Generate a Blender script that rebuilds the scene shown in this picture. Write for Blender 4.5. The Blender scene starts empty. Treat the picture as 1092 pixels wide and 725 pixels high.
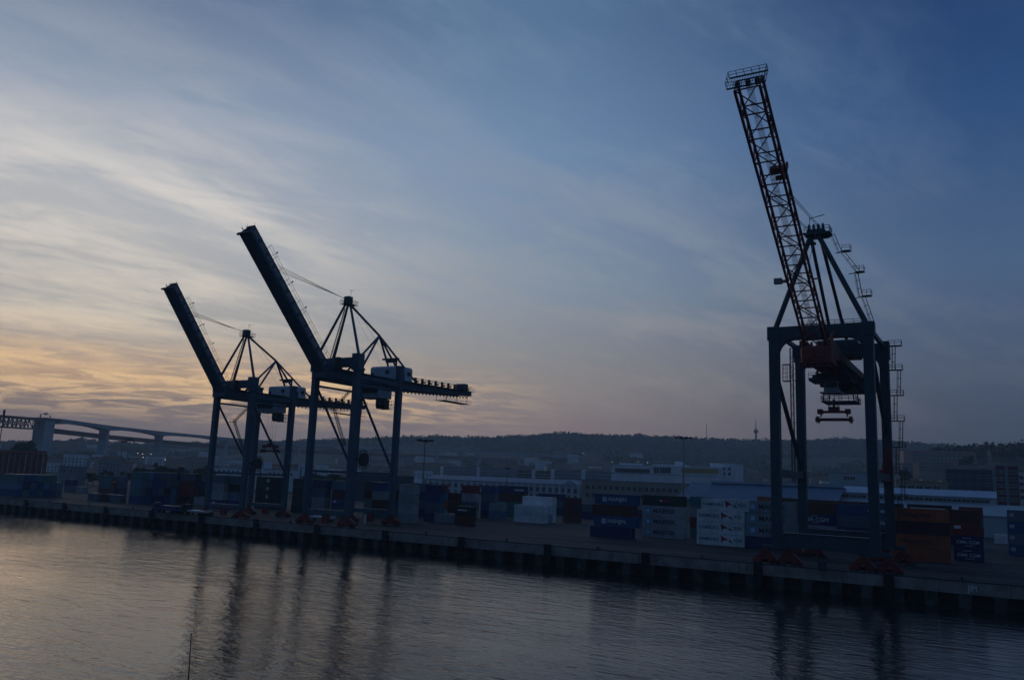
import bpy, bmesh, math, random
import numpy as np
from mathutils import Vector, Matrix, noise
random.seed(7)
R = math.radians
scene = bpy.context.scene
COL = scene.collection

# ------------------------------------------------------------------ camera
# world: x along the quay (right positive), y inland from the quay edge, z up from the water
PW, PH, FPX = 1092.0, 725.0, 867.55
YAW, HOR, ROLL = 30.92, 508.17, 2.245
QZ = 4.4
CAMP = Vector((0.0, -167.5, 19.51))
_p = math.atan((HOR - PH / 2) / FPX)
FW = Vector((-math.sin(R(YAW)) * math.cos(_p), math.cos(R(YAW)) * math.cos(_p), math.sin(_p)))
_rt = Vector((math.cos(R(YAW)), math.sin(R(YAW)), 0))
_up = _rt.cross(FW)
RT = _rt * math.cos(R(ROLL)) + _up * math.sin(R(ROLL))
UP = _up * math.cos(R(ROLL)) - _rt * math.sin(R(ROLL))
cd = bpy.data.cameras.new('camera'); cam = bpy.data.objects.new('camera', cd); COL.objects.link(cam)
cd.sensor_fit = 'HORIZONTAL'; cd.sensor_width = 36.0; cd.lens = FPX / PW * 36.0
cd.clip_start = 0.5; cd.clip_end = 20000
cam.matrix_world = Matrix(((RT.x, UP.x, -FW.x, CAMP.x), (RT.y, UP.y, -FW.y, CAMP.y), (RT.z, UP.z, -FW.z, CAMP.z), (0, 0, 0, 1)))
scene.camera = cam

def ray(px, py): return FW + RT * ((px - PW / 2) / FPX) + UP * ((PH / 2 - py) / FPX)
def atY(px, py, Y):
    r = ray(px, py); return CAMP + r * ((Y - CAMP.y) / r.y)
def atZ(px, py, Z):
    r = ray(px, py); return CAMP + r * ((Z - CAMP.z) / r.z)
def atD(px, py, D): return CAMP + ray(px, py) * D

# ------------------------------------------------------------------ colour management
vs = scene.view_settings
vs.view_transform = 'Standard'; vs.look = 'None'; vs.gamma = 1.0; vs.exposure = 0.0; vs.use_curve_mapping = False

def lin(c):
    return tuple((v / 255 / 12.92) if v / 255 <= 0.04045 else ((v / 255 + 0.055) / 1.055) ** 2.4 for v in c)

# ------------------------------------------------------------------ world: dusk sky with thin cloud
class NT:
    def __init__(s, nt): s.t = nt
    def n(s, typ, **kw):
        nd = s.t.nodes.new(typ)
        for k, v in kw.items(): setattr(nd, k, v)
        return nd
    def l(s, a, b): s.t.links.new(a, b)
    def val(s, sock, v):
        if hasattr(v, 'is_linked') or hasattr(v, 'links'): s.l(v, sock)
        else: sock.default_value = v
    def math(s, op, a, b=0.0, c=0.0, clamp=False):
        nd = s.n('ShaderNodeMath', operation=op, use_clamp=clamp)
        s.val(nd.inputs[0], a); s.val(nd.inputs[1], b); s.val(nd.inputs[2], c)
        return nd.outputs[0]
    def mapr(s, v, a, b, c=0.0, d=1.0, smooth=True):
        nd = s.n('ShaderNodeMapRange', interpolation_type='SMOOTHSTEP' if smooth else 'LINEAR')
        s.val(nd.inputs[0], v)
        for i, q in enumerate((a, b, c, d)): nd.inputs[i + 1].default_value = q
        return nd.outputs[0]
    def ramp(s, v, stops):
        nd = s.n('ShaderNodeValToRGB'); s.val(nd.inputs[0], v); e = nd.color_ramp.elements
        while len(e) < len(stops): e.new(0.5)
        for i, (p, c) in enumerate(stops): e[i].position = p; e[i].color = (*c, 1)
        return nd.outputs[0]
    def mix(s, f, a, b, blend='MIX'):
        nd = s.n('ShaderNodeMix', data_type='RGBA', blend_type=blend)
        s.val(nd.inputs[0], f)
        for i, q in ((6, a), (7, b)):
            if hasattr(q, 'links'): s.l(q, nd.inputs[i])
            else: nd.inputs[i].default_value = (*q[:3], 1)
        return nd.outputs[2]
    def noise(s, vec, scale, detail=4, rough=0.5, dist=0.0):
        nd = s.n('ShaderNodeTexNoise'); s.l(vec, nd.inputs['Vector'])
        nd.inputs['Scale'].default_value = scale; nd.inputs['Detail'].default_value = detail
        nd.inputs['Roughness'].default_value = rough; nd.inputs['Distortion'].default_value = dist
        return nd.outputs['Fac']
    def mapping(s, vec, loc=(0, 0, 0), rot=(0, 0, 0), sc=(1, 1, 1)):
        nd = s.n('ShaderNodeMapping'); s.l(vec, nd.inputs[0])
        nd.inputs[1].default_value = loc; nd.inputs[2].default_value = rot; nd.inputs[3].default_value = sc
        return nd.outputs[0]

world = bpy.data.worlds.new('World'); scene.world = world; world.use_nodes = True
w = NT(world.node_tree); world.node_tree.nodes.clear()
SUN_AZ = YAW + 33.0                         # degrees to the left of +y
SUN_EL = 2.0
sund = Vector((-math.sin(R(SUN_AZ)) * math.cos(R(SUN_EL)), math.cos(R(SUN_AZ)) * math.cos(R(SUN_EL)), math.sin(R(SUN_EL))))
tc = w.n('ShaderNodeTexCoord'); dirv = tc.outputs['Generated']
sep = w.n('ShaderNodeSeparateXYZ'); w.l(dirv, sep.inputs[0])
dx, dy, dz = sep.outputs
fx, fy = -math.sin(R(YAW)), math.cos(R(YAW))
fcomp = w.math('ADD', w.math('MULTIPLY', dx, fx), w.math('MULTIPLY', dy, fy))
rcomp = w.math('ADD', w.math('MULTIPLY', dx, fy), w.math('MULTIPLY', dy, -fx))
az = w.math('MULTIPLY', w.math('ARCTAN2', rcomp, fcomp), 180 / math.pi)      # bearing, 0 = towards the yard
el = w.math('DIVIDE', w.math('MULTIPLY', w.math('ARCSINE', dz), 180 / math.pi), 90.0)
E_ = lambda d: d / 90.0
left = w.ramp(el, [(0, lin((116, 112, 118))), (E_(3.3), lin((124, 118, 122))), (E_(5.4), lin((208, 174, 140))), (E_(8.4), lin((190, 184, 175))),
                   (E_(15.5), lin((198, 196, 194))), (E_(23), lin((150, 162, 180))), (E_(30.5), lin((90, 110, 142))), (E_(60), lin((75, 100, 138)))])
cent = w.ramp(el, [(0, lin((142, 124, 122))), (E_(3.4), lin((158, 139, 134))), (E_(7), lin((150, 145, 143))), (E_(13), lin((136, 151, 168))),
                   (E_(22.5), lin((110, 138, 172))), (E_(31), lin((85, 114, 148))), (E_(60), lin((66, 94, 134)))])
right = w.ramp(el, [(0, lin((60, 69, 86))), (E_(3.5), lin((66, 76, 94))), (E_(7.5), lin((76, 89, 112))), (E_(14), lin((72, 96, 129))),
                    (E_(23), lin((43, 76, 122))), (E_(31), lin((28, 57, 104))), (E_(60), lin((30, 56, 100)))])
back = w.ramp(el, [(0, lin((46, 62, 80))), (E_(15), lin((44, 67, 98))), (E_(40), lin((44, 70, 106))), (E_(80), lin((44, 70, 110)))])
c1 = w.mix(w.mapr(az, -30, 6), left, cent)
c1 = w.mix(w.mapr(az, -4, 32), c1, right)
c1 = w.mix(w.mapr(az, 34, 62), c1, back)
wl = w.mapr(az, -42, -84)
base = w.mix(wl, c1, back)
# thin cloud on a high flat layer
den = w.math('ADD', w.math('MAXIMUM', dz, 0.0), 0.16)
cmb = w.n('ShaderNodeCombineXYZ')
w.l(w.math('DIVIDE', rcomp, den), cmb.inputs[0]); w.l(w.math('DIVIDE', fcomp, den), cmb.inputs[1])
cp = cmb.outputs[0]
def streak(loc, ang, sc): return w.mapping(w.mapping(cp, (0, 0, 0), (0, 0, R(ang))), loc, (0, 0, 0), sc)
n1 = w.noise(streak((3.1, 1.7, 0), -40, (0.9, 2.6, 1)), 1.1, 4, 0.5, 0.7)      # wide soft bands
n2 = w.noise(streak((7.7, 2.3, 0), -34, (1.3, 3.4, 1)), 2.4, 8, 0.62, 0.8)           # wisps
n3 = w.noise(streak((1.3, 9.3, 0), -58, (1.6, 4.2, 1)), 6.0, 6, 0.65, 0.6)              # ripples
m = w.math('ADD', w.math('MULTIPLY', n1, 0.52), w.math('MULTIPLY', n2, 0.36))
m = w.math('ADD', m, w.math('MULTIPLY', n3, 0.12))
mask = w.mapr(m, 0.42, 0.64)
fadeR = w.math('MULTIPLY', w.mapr(az, 34, -12, 0.10, 1.0), w.math('SUBTRACT', 1.0, wl))
lo = w.mapr(el, E_(1.0), E_(7.0))
mask = w.math('MULTIPLY', w.math('MULTIPLY', mask, fadeR), lo)
ccol = w.ramp(el, [(0, lin((170, 138, 126))), (E_(5.6), lin((244, 204, 154))), (E_(9.5), lin((226, 214, 196))), (E_(17), lin((226, 219, 211))), (E_(23), lin((164, 171, 184))), (E_(30), lin((108, 126, 154))), (E_(40), lin((120, 138, 165)))])
ccen = w.ramp(el, [(0, lin((146, 130, 128))), (E_(8), lin((158, 152, 148))), (E_(15), lin((150, 156, 164))), (E_(26), lin((118, 142, 170))), (E_(40), lin((90, 116, 150)))])
cc = w.mix(w.mapr(az, -26, 0), ccol, ccen)
sky = w.mix(w.math('MULTIPLY', mask, 0.85), base, cc)
dark = w.math('MULTIPLY', w.mapr(m, 0.52, 0.38), w.math('MULTIPLY', fadeR, 0.55))
dcol = w.mix(0.45, base, w.ramp(el, [(0, lin((112, 104, 112))), (E_(5), lin((160, 138, 128))), (E_(10), lin((130, 140, 152))), (E_(19), lin((126, 146, 172))), (E_(40), lin((80, 108, 148)))]))
sky = w.mix(dark, sky, dcol)
# low bright streaks round the place where the sun went down
n4 = w.noise(streak((0.4, 5.1, 0), -16, (1.1, 2.2, 1)), 3.4, 7, 0.60, 0.8)
band = w.math('MULTIPLY', w.mapr(el, E_(2.0), E_(4.4)), w.mapr(el, E_(8.0), E_(5.4)))
glow = w.math('MULTIPLY', w.math('MULTIPLY', w.mapr(n4, 0.43, 0.60), band), w.mapr(az, 6, -14))
sky = w.mix(w.math('MULTIPLY', w.math('MULTIPLY', glow, w.math('SUBTRACT', 1.0, wl)), 0.88), sky, lin((252, 212, 160)))
nish = w.n('ShaderNodeTexSky', sky_type='NISHITA'); nish.sun_disc = False
nish.sun_elevation = R(SUN_EL); nish.sun_rotation = R(-SUN_AZ)
bg1 = w.n('ShaderNodeBackground'); w.l(sky, bg1.inputs[0]); bg1.inputs[1].default_value = 1.07
bg2 = w.n('ShaderNodeBackground'); w.l(nish.outputs[0], bg2.inputs[0]); bg2.inputs[1].default_value = 0.0015
ad = w.n('ShaderNodeAddShader'); w.l(bg1.outputs[0], ad.inputs[0]); w.l(bg2.outputs[0], ad.inputs[1])
wo = w.n('ShaderNodeOutputWorld'); w.l(ad.outputs[0], wo.inputs[0])

sl = bpy.data.lights.new('sun', 'SUN'); sl.energy = 0.03; sl.angle = R(12); sl.color = (1, 0.72, 0.48)
so = bpy.data.objects.new('sun', sl); COL.objects.link(so)
so.rotation_euler = (-sund).to_track_quat('-Z', 'Y').to_euler()

# ------------------------------------------------------------------ materials
MATS = {}
def paint(name, c, rough=0.55, var=0.25, metal=0.0, scale=0.6, streak=0.0, spec=0.5):
    if name in MATS: return MATS[name]
    m_ = bpy.data.materials.new(name); m_.use_nodes = True
    t = NT(m_.node_tree); b = m_.node_tree.nodes['Principled BSDF']
    tcx = t.n('ShaderNodeTexCoord'); geo = t.n('ShaderNodeNewGeometry')
    nz = t.noise(geo.outputs['Position'], scale, 5, 0.6)
    f = t.mapr(nz, 0.30, 0.70)
    dk = tuple(v * (1 - var) for v in c); lt = tuple(min(1, v * (1 + var * 0.6)) for v in c)
    col = t.mix(f, dk, lt)
    if streak:
        ns = t.noise(t.mapping(geo.outputs['Position'], (0, 0, 0), (0, 0, 0), (2.2, 2.2, 0.12)), 1.0, 4, 0.6)
        col = t.mix(t.math('MULTIPLY', t.mapr(ns, 0.52, 0.75), streak), col, (0.06, 0.045, 0.035))
    t.l(col, b.inputs['Base Color'])
    t.l(t.mapr(nz, 0.2, 0.8, max(0.05, rough - 0.12), min(1, rough + 0.12)), b.inputs['Roughness'])
    b.inputs['Metallic'].default_value = metal
    b.inputs['Specular IOR Level'].default_value = spec
    MATS[name] = m_
    return m_
def lamp_mat(name, c, s):
    m_ = bpy.data.materials.new(name); m_.use_nodes = True
    b = m_.node_tree.nodes['Principled BSDF']; b.inputs['Emission Color'].default_value = (*c, 1); b.inputs['Emission Strength'].default_value = s
    return m_

STEEL = paint('crane_blue_steel', (0.048, 0.105, 0.155), 0.5, 0.25, streak=0.35)
STEELB = paint('crane_teal_steel', (0.028, 0.070, 0.095), 0.5, 0.25, streak=0.35)
DARK = paint('dark_machinery', (0.035, 0.04, 0.045), 0.6, 0.3)
REDP = paint('red_machinery_paint', (0.22, 0.022, 0.014), 0.5, 0.35, streak=0.5)
BOOMR = paint('boom_red_paint', (0.27, 0.040, 0.026), 0.5, 0.3, streak=0.3)
HOUSE = paint('house_pale_paint', (0.52, 0.60, 0.66), 0.5, 0.15, streak=0.35)
CABLE = paint('steel_cable', (0.06, 0.06, 0.065), 0.5, 0.2, metal=0.3)
GALV = paint('galvanised_steel', (0.26, 0.27, 0.28), 0.5, 0.2, metal=0.4)
RUBBER = paint('black_rubber', (0.012, 0.012, 0.013), 0.8, 0.3)
GLASS = paint('dark_glass', (0.02, 0.03, 0.04), 0.12, 0.2, spec=0.6)
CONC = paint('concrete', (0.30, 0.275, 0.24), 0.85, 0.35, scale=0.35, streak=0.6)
CONCD = paint('dark_concrete', (0.075, 0.072, 0.062), 0.75, 0.6, scale=0.4, streak=0.6)  # darker concrete for the piers and the wall behind them
WHITEP = paint('white_paint', (0.72, 0.73, 0.74), 0.5, 0.12)
TEXTD = paint('dark_lettering', (0.02, 0.03, 0.07), 0.6, 0.1)
TEXTS = paint('faded_blue_lettering', (0.10, 0.15, 0.24), 0.6, 0.1)
TEXTW = paint('white_lettering', (0.75, 0.76, 0.78), 0.6, 0.1)
TEXTR = paint('red_mark', (0.30, 0.018, 0.035), 0.6, 0.1)
LITE = lamp_mat('lit_lamp', (1.0, 0.78, 0.62), 0.8)

# ------------------------------------------------------------------ mesh builder
class MB:
    def __init__(s): s.v = []; s.f = []; s.mi = []; s.cur = 0
    def add(s, vs_, fs):
        o = len(s.v); s.v += [tuple(q) for q in vs_]
        for f in fs: s.f.append(tuple(i + o for i in f)); s.mi.append(s.cur)
        return s
    def box(s, x0, x1, y0, y1, z0, z1):
        return s.add([(x0, y0, z0), (x1, y0, z0), (x1, y1, z0), (x0, y1, z0), (x0, y0, z1), (x1, y0, z1), (x1, y1, z1), (x0, y1, z1)],
                     [(0, 3, 2, 1), (4, 5, 6, 7), (0, 1, 5, 4), (1, 2, 6, 5), (2, 3, 7, 6), (3, 0, 4, 7)])
    def bevbox(s, x0, x1, y0, y1, z0, z1, b):
        # box with chamfered vertical and top edges
        o = []
        for (z, i) in ((z0, 0.0), (z1 - b, 0.0), (z1, b)):
            for (x, y) in ((x0 + b, y0 + i), (x1 - b, y0 + i), (x1 - i, y0 + b), (x1 - i, y1 - b), (x1 - b, y1 - i), (x0 + b, y1 - i), (x0 + i, y1 - b), (x0 + i, y0 + b)):
                o.append((x, y, z))
        f = [tuple(range(7, -1, -1)), tuple(range(16, 24))]
        for k in (0, 8):
            for i in range(8): j = (i + 1) % 8; f.append((k + i, k + j, k + 8 + j, k + 8 + i))
        return s.add(o, f)
    def beam(s, a, b, w_, h_, ref=(0, 0, 1), w2=None, h2=None):
        a = Vector(a); b = Vector(b); d = (b - a).normalized(); r = Vector(ref)
        if abs(d.dot(r)) > 0.98: r = Vector((0, 1, 0))
        sx = d.cross(r).normalized(); sz = sx.cross(d).normalized()
        w2 = w2 or w_; h2 = h2 or h_
        o = []
        for p, ww, hh in ((a, w_, h_), (b, w2, h2)):
            for i, j in ((-1, -1), (1, -1), (1, 1), (-1, 1)): o.append(p + sx * (ww / 2 * i) + sz * (hh / 2 * j))
        return s.add(o, [(0, 3, 2, 1), (4, 5, 6, 7), (0, 1, 5, 4), (1, 2, 6, 5), (2, 3, 7, 6), (3, 0, 4, 7)])
    def tube(s, a, b, r, n=8, r2=None):
        a = Vector(a); b = Vector(b); d = (b - a).normalized(); q = Vector((0, 0, 1)) if abs(d.z) < 0.95 else Vector((1, 0, 0))
        sx = d.cross(q).normalized(); sz = sx.cross(d); r2 = r if r2 is None else r2; o = []
        for p, rr in ((a, r), (b, r2)):
            for k in range(n): t = 2 * math.pi * k / n; o.append(p + sx * (rr * math.cos(t)) + sz * (rr * math.sin(t)))
        return s.add(o, [tuple(range(n - 1, -1, -1)), tuple(range(n, 2 * n))] + [(k, (k + 1) % n, n + (k + 1) % n, n + k) for k in range(n)])
    def prism(s, pts, y0, y1):            # outline in x,z extruded along y
        n = len(pts); o = [(x, y0, z) for x, z in pts] + [(x, y1, z) for x, z in pts]
        return s.add(o, [tuple(range(n)), tuple(range(2 * n - 1, n - 1, -1))] + [((k + 1) % n, k, n + k, n + (k + 1) % n) for k in range(n)])
    def prismx(s, pts, x0, x1):           # outline in y,z extruded along x
        n = len(pts); o = [(x0, y, z) for y, z in pts] + [(x1, y, z) for y, z in pts]
        return s.add(o, [tuple(range(n - 1, -1, -1)), tuple(range(n, 2 * n))] + [(k, (k + 1) % n, n + (k + 1) % n, n + k) for k in range(n)])
    def rail(s, pts, h=1.1, r=0.045, post=2.0, up=(0, 0, 1)):
        up = Vector(up)
        for a, b in zip(pts[:-1], pts[1:]):
            a = Vector(a); b = Vector(b); L = (b - a).length; k = max(1, int(L / post))
            for hh in (h, h * 0.55): s.tube(a + up * hh, b + up * hh, r, 4)
            for i in range(k + 1): p = a.lerp(b, i / k); s.tube(p, p + up * h, r, 4)
        return s
    def mesh(s, name, mats):
        me = bpy.data.meshes.new(name); me.from_pydata(s.v, [], s.f)
        for q in (mats if isinstance(mats, (list, tuple)) else [mats]): me.materials.append(q)
        if any(s.mi): me.polygons.foreach_set('material_index', s.mi)
        me.update()
        bm = bmesh.new(); bm.from_mesh(me); bmesh.ops.recalc_face_normals(bm, faces=bm.faces); bm.to_mesh(me); bm.free()
        return me
    def build(s, name, mats, parent=None, loc=None):
        return link(name, s.mesh(name, mats), parent, loc)
def link(name, me, parent=None, loc=None):
    o = bpy.data.objects.new(name, me); COL.objects.link(o)
    if parent: o.parent = parent
    if loc is not None: o.location = loc
    return o
def tag(o, label=None, cat=None, group=None, kind=None):
    if label: o['label'] = label
    if cat: o['category'] = cat
    if group: o['group'] = group
    if kind: o['kind'] = kind
    return o
def thing(name, loc, label, cat, group=None, rz=0):
    o = bpy.data.objects.new(name, None); COL.objects.link(o); o.location = loc; o.rotation_euler = (0, 0, rz)
    o.empty_display_size = 0.5
    return tag(o, label, cat, group)
def copy_tree(o, parent=None):
    c = o.copy(); COL.objects.link(c)
    if parent: c.parent = parent
    for ch in list(o.children): copy_tree(ch, c)
    return c

_txt = {}
def text_mesh(body, size, mat, align='LEFT'):
    key = (body, size, mat.name, align)
    if key in _txt: return _txt[key]
    cu = bpy.data.curves.new('t', 'FONT'); cu.body = body; cu.size = size; cu.extrude = 0.01; cu.align_x = align; cu.align_y = 'CENTER'; cu.offset = size * 0.012
    ob = bpy.data.objects.new('t', cu); COL.objects.link(ob)
    bpy.context.view_layer.update()
    me = bpy.data.meshes.new_from_object(ob.evaluated_get(bpy.context.evaluated_depsgraph_get()))
    me.name = 'lettering'; me.materials.clear(); me.materials.append(mat)
    bpy.data.objects.remove(ob); bpy.data.curves.remove(cu)
    for v in me.vertices: x, y, z = v.co; v.co = (x, -z, y)
    _txt[key] = me
    return me
# ------------------------------------------------------------------ setting: water, quay, yard, hills
def water_mat():
    m_ = bpy.data.materials.new('river_water'); m_.use_nodes = True; t = NT(m_.node_tree); b = m_.node_tree.nodes['Principled BSDF']
    b.inputs['Base Color'].default_value = (0.006, 0.012, 0.014, 1); b.inputs['Roughness'].default_value = 0.06; b.inputs['IOR'].default_value = 1.36
    geo = t.n('ShaderNodeNewGeometry'); P = geo.outputs['Position']
    a = t.noise(t.mapping(P, (0, 0, 0), (0, 0, R(18)), (0.16, 0.42, 1)), 1.0, 3, 0.55, 0.4)
    b2 = t.noise(t.mapping(P, (3, 9, 0), (0, 0, R(38)), (0.55, 1.3, 1)), 1.0, 4, 0.6, 0.3)
    c_ = t.noise(t.mapping(P, (0, 0, 0), (0, 0, R(-15)), (0.022, 0.05, 1)), 1.0, 2, 0.5, 0.2)
    hh = t.math('ADD', t.math('MULTIPLY', a, 0.9), t.math('MULTIPLY', b2, 0.42))
    bp = t.n('ShaderNodeBump'); bp.inputs['Distance'].default_value = 0.21
    t.l(t.mapr(c_, 0.34, 0.66, 0.55, 1.0), bp.inputs['Strength']); t.l(hh, bp.inputs['Height']); t.l(bp.outputs[0], b.inputs['Normal'])
    return m_
def asphalt_mat():
    m_ = bpy.data.materials.new('quay_asphalt'); m_.use_nodes = True; t = NT(m_.node_tree); b = m_.node_tree.nodes['Principled BSDF']
    geo = t.n('ShaderNodeNewGeometry'); P = geo.outputs['Position']
    n = t.noise(t.mapping(P, (0, 0, 0), (0, 0, 0), (0.03, 0.14, 1)), 1.0, 6, 0.6, 0.3); n2 = t.noise(P, 0.9, 5, 0.65)
    col = t.mix(t.mapr(n, 0.32, 0.68), (0.024, 0.025, 0.026), (0.060, 0.059, 0.058))
    col = t.mix(t.math('MULTIPLY', t.mapr(n2, 0.55, 0.75), 0.5), col, (0.018, 0.018, 0.019))
    t.l(col, b.inputs['Base Color']); t.l(t.mapr(n2, 0.3, 0.7, 0.7, 0.95), b.inputs['Roughness']); b.inputs['Specular IOR Level'].default_value = 0.2
    return m_
def hill_mat():
    m_ = bpy.data.materials.new('hill_ground'); m_.use_nodes = True; t = NT(m_.node_tree); b = m_.node_tree.nodes['Principled BSDF']
    geo = t.n('ShaderNodeNewGeometry'); P = geo.outputs['Position']
    n = t.noise(P, 0.006, 6, 0.6); n2 = t.noise(P, 0.05, 5, 0.65)
    col = t.mix(t.mapr(n, 0.38, 0.62), (0.024, 0.034, 0.020), (0.036, 0.044, 0.028))
    n3 = t.noise(P, 0.018, 4, 0.7); col = t.mix(t.mapr(n2, 0.46, 0.58), col, (0.026, 0.038, 0.020)); col = t.mix(t.math('MULTIPLY', t.mapr(n3, 0.60, 0.68), 0.4), col, (0.07, 0.065, 0.05))
    t.l(col, b.inputs['Base Color']); b.inputs['Roughness'].default_value = 0.95
    return m_
wm = MB()
wm.add([(-2600, -420, 0), (1700, -420, 0), (1700, 3.6, 0), (-2600, 3.6, 0)], [(0, 1, 2, 3)])
tag(wm.build('water', water_mat()), kind='structure')
ASPH = asphalt_mat()
gm = MB(); gm.add([(-2600, 3.5, QZ), (1700, 3.5, QZ), (1700, 1000, QZ), (-2600, 1000, QZ)], [(0, 1, 2, 3)])
tag(gm.build('yard_ground', ASPH), kind='structure')

# quay: deck slab on pier caps with dark gaps
qw = thing('quay_wall', (0, 0, 0), 'long concrete quay wall with dark gaps between pier caps along the water', 'quay wall')
q = MB(); QX0, QX1 = -700, 120
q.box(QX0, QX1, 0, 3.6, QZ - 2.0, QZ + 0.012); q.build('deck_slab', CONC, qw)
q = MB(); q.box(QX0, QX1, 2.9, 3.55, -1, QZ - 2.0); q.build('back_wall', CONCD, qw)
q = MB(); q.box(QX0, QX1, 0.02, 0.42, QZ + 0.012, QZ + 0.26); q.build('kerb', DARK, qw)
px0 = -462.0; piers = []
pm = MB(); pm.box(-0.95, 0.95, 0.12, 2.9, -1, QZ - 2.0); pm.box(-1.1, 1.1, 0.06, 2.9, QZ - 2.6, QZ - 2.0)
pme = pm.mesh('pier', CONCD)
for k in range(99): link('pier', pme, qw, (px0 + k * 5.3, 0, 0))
for k, yy in enumerate((2.2, 3.8)):
    pass
rl = MB()
for y_ in (3.0, 28.5, 21.7):
    rl.box(-700, 120, y_ - 0.07, y_ + 0.07, QZ + 0.004, QZ + 0.06)
tag(rl.build('crane_rails', DARK), kind='structure')
for y_ in (9.5, 13.2, 24.6):
    lm = MB(); x = -420.0; random.seed(int(y_ * 10))
    while x < 110:
        L = random.uniform(4, 15); lm.add([(x, y_ - 0.09, QZ + 0.004), (x + L, y_ - 0.09, QZ + 0.004), (x + L, y_ + 0.09, QZ + 0.004), (x, y_ + 0.09, QZ + 0.004)], [(0, 1, 2, 3)]); x += L + random.uniform(0.4, 5)
    tag(lm.build('lane_marking', paint('worn_line_paint', (0.22, 0.21, 0.19), 0.85, 0.5, scale=1.2)), kind='structure')
# big fenders on the quay face
fm = MB(); fm.box(-0.85, 0.85, -1.05, -0.75, 0.3, QZ + 0.5); fm.tube((0, -0.78, 3.3), (0, 0.0, 3.3), 0.55, 10); fm.tube((0, -0.78, 1.7), (0, 0.1, 1.7), 0.55, 10)
fme = fm.mesh('fender', RUBBER)
fxs = [-41.6 + 23.4 * k for k in range(-16, 3)]
names_between = {0: 'below the left seaward leg of the lattice crane', 1: 'below the right seaward leg of the lattice crane', 2: 'on the quay face at the right picture edge'}
for i, fx_ in enumerate(fxs):
    k = i - 16
    o = link('fender', fme, None, (fx_, 0, 0))
    if k in names_between: tag(o, 'black fender ' + names_between[k], 'fender', 'fenders along the quay face')
    else: tag(o, 'black rubber fender panel on the quay face left of the lattice crane', 'fender', 'fenders along the quay face')
# bollards
bm_ = MB(); bm_.tube((0, 0, 0), (0, 0, 0.55), 0.28, 10, 0.22); bm_.tube((0, 0, 0.55), (0, 0, 0.8), 0.42, 10, 0.36)
bme = bm_.mesh('bollard', DARK)
for k in range(-16, 3):
    o = link('bollard', bme, None, (-30 + 23.4 * k, 0.95, QZ + 0.012))
    tag(o, 'squat dark mooring bollard standing on the edge of the quay', 'bollard', 'bollards along the quay edge')

# hills: real terrain, measured outward from the shore
SKY = [(-700, 470), (-300, 470), (-60, 472), (0, 471), (40, 471), (60, 470), (85, 468.5), (105, 470.5), (130, 473), (190, 473), (250, 471), (330, 470), (400, 467), (440, 465.5), (470, 464.5), (500, 466), (540, 465.5),
       (575, 463.5), (605, 461.5), (640, 463.5), (680, 464), (720, 466), (760, 468), (806, 468.5), (850, 469.5), (890, 467), (930, 468), (960, 471), (1000, 473.5), (1092, 478), (1300, 486), (1700, 490)]
def az_of(px):
    r = ray(px, 500); return math.atan2(r.x, r.y)
_sk = []
for px, py in SKY:
    r = ray(px, py); _sk.append((math.atan2(r.x, r.y), r.z / math.hypot(r.x, r.y)))
_ska = np.array([a for a, e in _sk]); _ske = np.array([e for a, e in _sk])
R0, R1 = 640.0, 2600.0
def terr(x, y):
    rx, ry = x - CAMP.x, y - CAMP.y; r = math.hypot(rx, ry); a = math.atan2(rx, ry)
    e = float(np.interp(a, _ska, _ske)); zs = CAMP.z + R1 * e
    t = min(1.0, max(0.0, (r - R0) / (R1 - R0)))
    z = QZ - 0.6 + (zs - QZ) * t ** 2.1
    nz = noise.noise(Vector((x * 0.0035, y * 0.0035, 2.3))) * 16 + noise.noise(Vector((x * 0.011, y * 0.011, 5.1))) * 6
    z += nz * min(1, t * 2.5) * max(0.0, 1 - max(0, (t - 0.7) / 0.3)) ** 0.7
    z += (noise.noise(Vector((x * 0.02, y * 0.02, 9.0))) * 3.5) * max(0, (t - 0.6) / 0.4)
    if r > R1: z -= (r - R1) * 0.15
    return z
hm = MB(); NA, NR = 260, 60
a0, a1 = az_of(-900), az_of(1900)
for i in range(NA + 1):
    a = a0 + (a1 - a0) * i / NA
    for j in range(NR + 1):
        r = 560 + (3000 - 560) * (j / NR)
        x, y = CAMP.x + math.sin(a) * r, CAMP.y + math.cos(a) * r
        hm.v.append((x, y, terr(x, y)))
for i in range(NA):
    for j in range(NR):
        k = i * (NR + 1) + j; hm.f.append((k, k + NR + 1, k + NR + 2, k + 1)); hm.mi.append(0)
ho = hm.build('hills', hill_mat()); tag(ho, kind='structure')
for p_ in ho.data.polygons: p_.use_smooth = True

# second, nearer wooded ridge on the right
FOL = paint('dark_foliage', (0.035, 0.055, 0.022), 0.9, 0.5, scale=0.15)
FOL2 = paint('olive_foliage', (0.055, 0.065, 0.030), 0.9, 0.5, scale=0.15)
BARK = paint('bark', (0.09, 0.065, 0.045), 0.9, 0.3)
rm = MB(); RID = [(960, 487), (975, 484), (1000, 480), (1030, 477), (1055, 475.5), (1092, 474), (1150, 471), (1300, 470), (1500, 474)]
RR = 1250.0
def ridge_z(px):
    py = float(np.interp(px, [p for p, q_ in RID], [q_ for p, q_ in RID])); r = ray(px, py)
    return CAMP.z + RR * r.z / math.hypot(r.x, r.y)
rows = []
for i in range(61):
    px = 955 + (1500 - 955) * i / 60; a = az_of(px); zt = ridge_z(px) - 6
    for dr, f in ((-420, 0.0), (-300, 0.22), (-180, 0.5), (-80, 0.82), (0, 1.0), (120, 0.85), (300, 0.3)):
        r = RR + dr; x, y = CAMP.x + math.sin(a) * r, CAMP.y + math.cos(a) * r
        fade = min(1, i / 4.0)
        rm.v.append((x, y, max(QZ - 1, 4 + (zt - 4) * f * fade + noise.noise(Vector((x * .012, y * .012, 1))) * 5 * f)))
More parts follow.
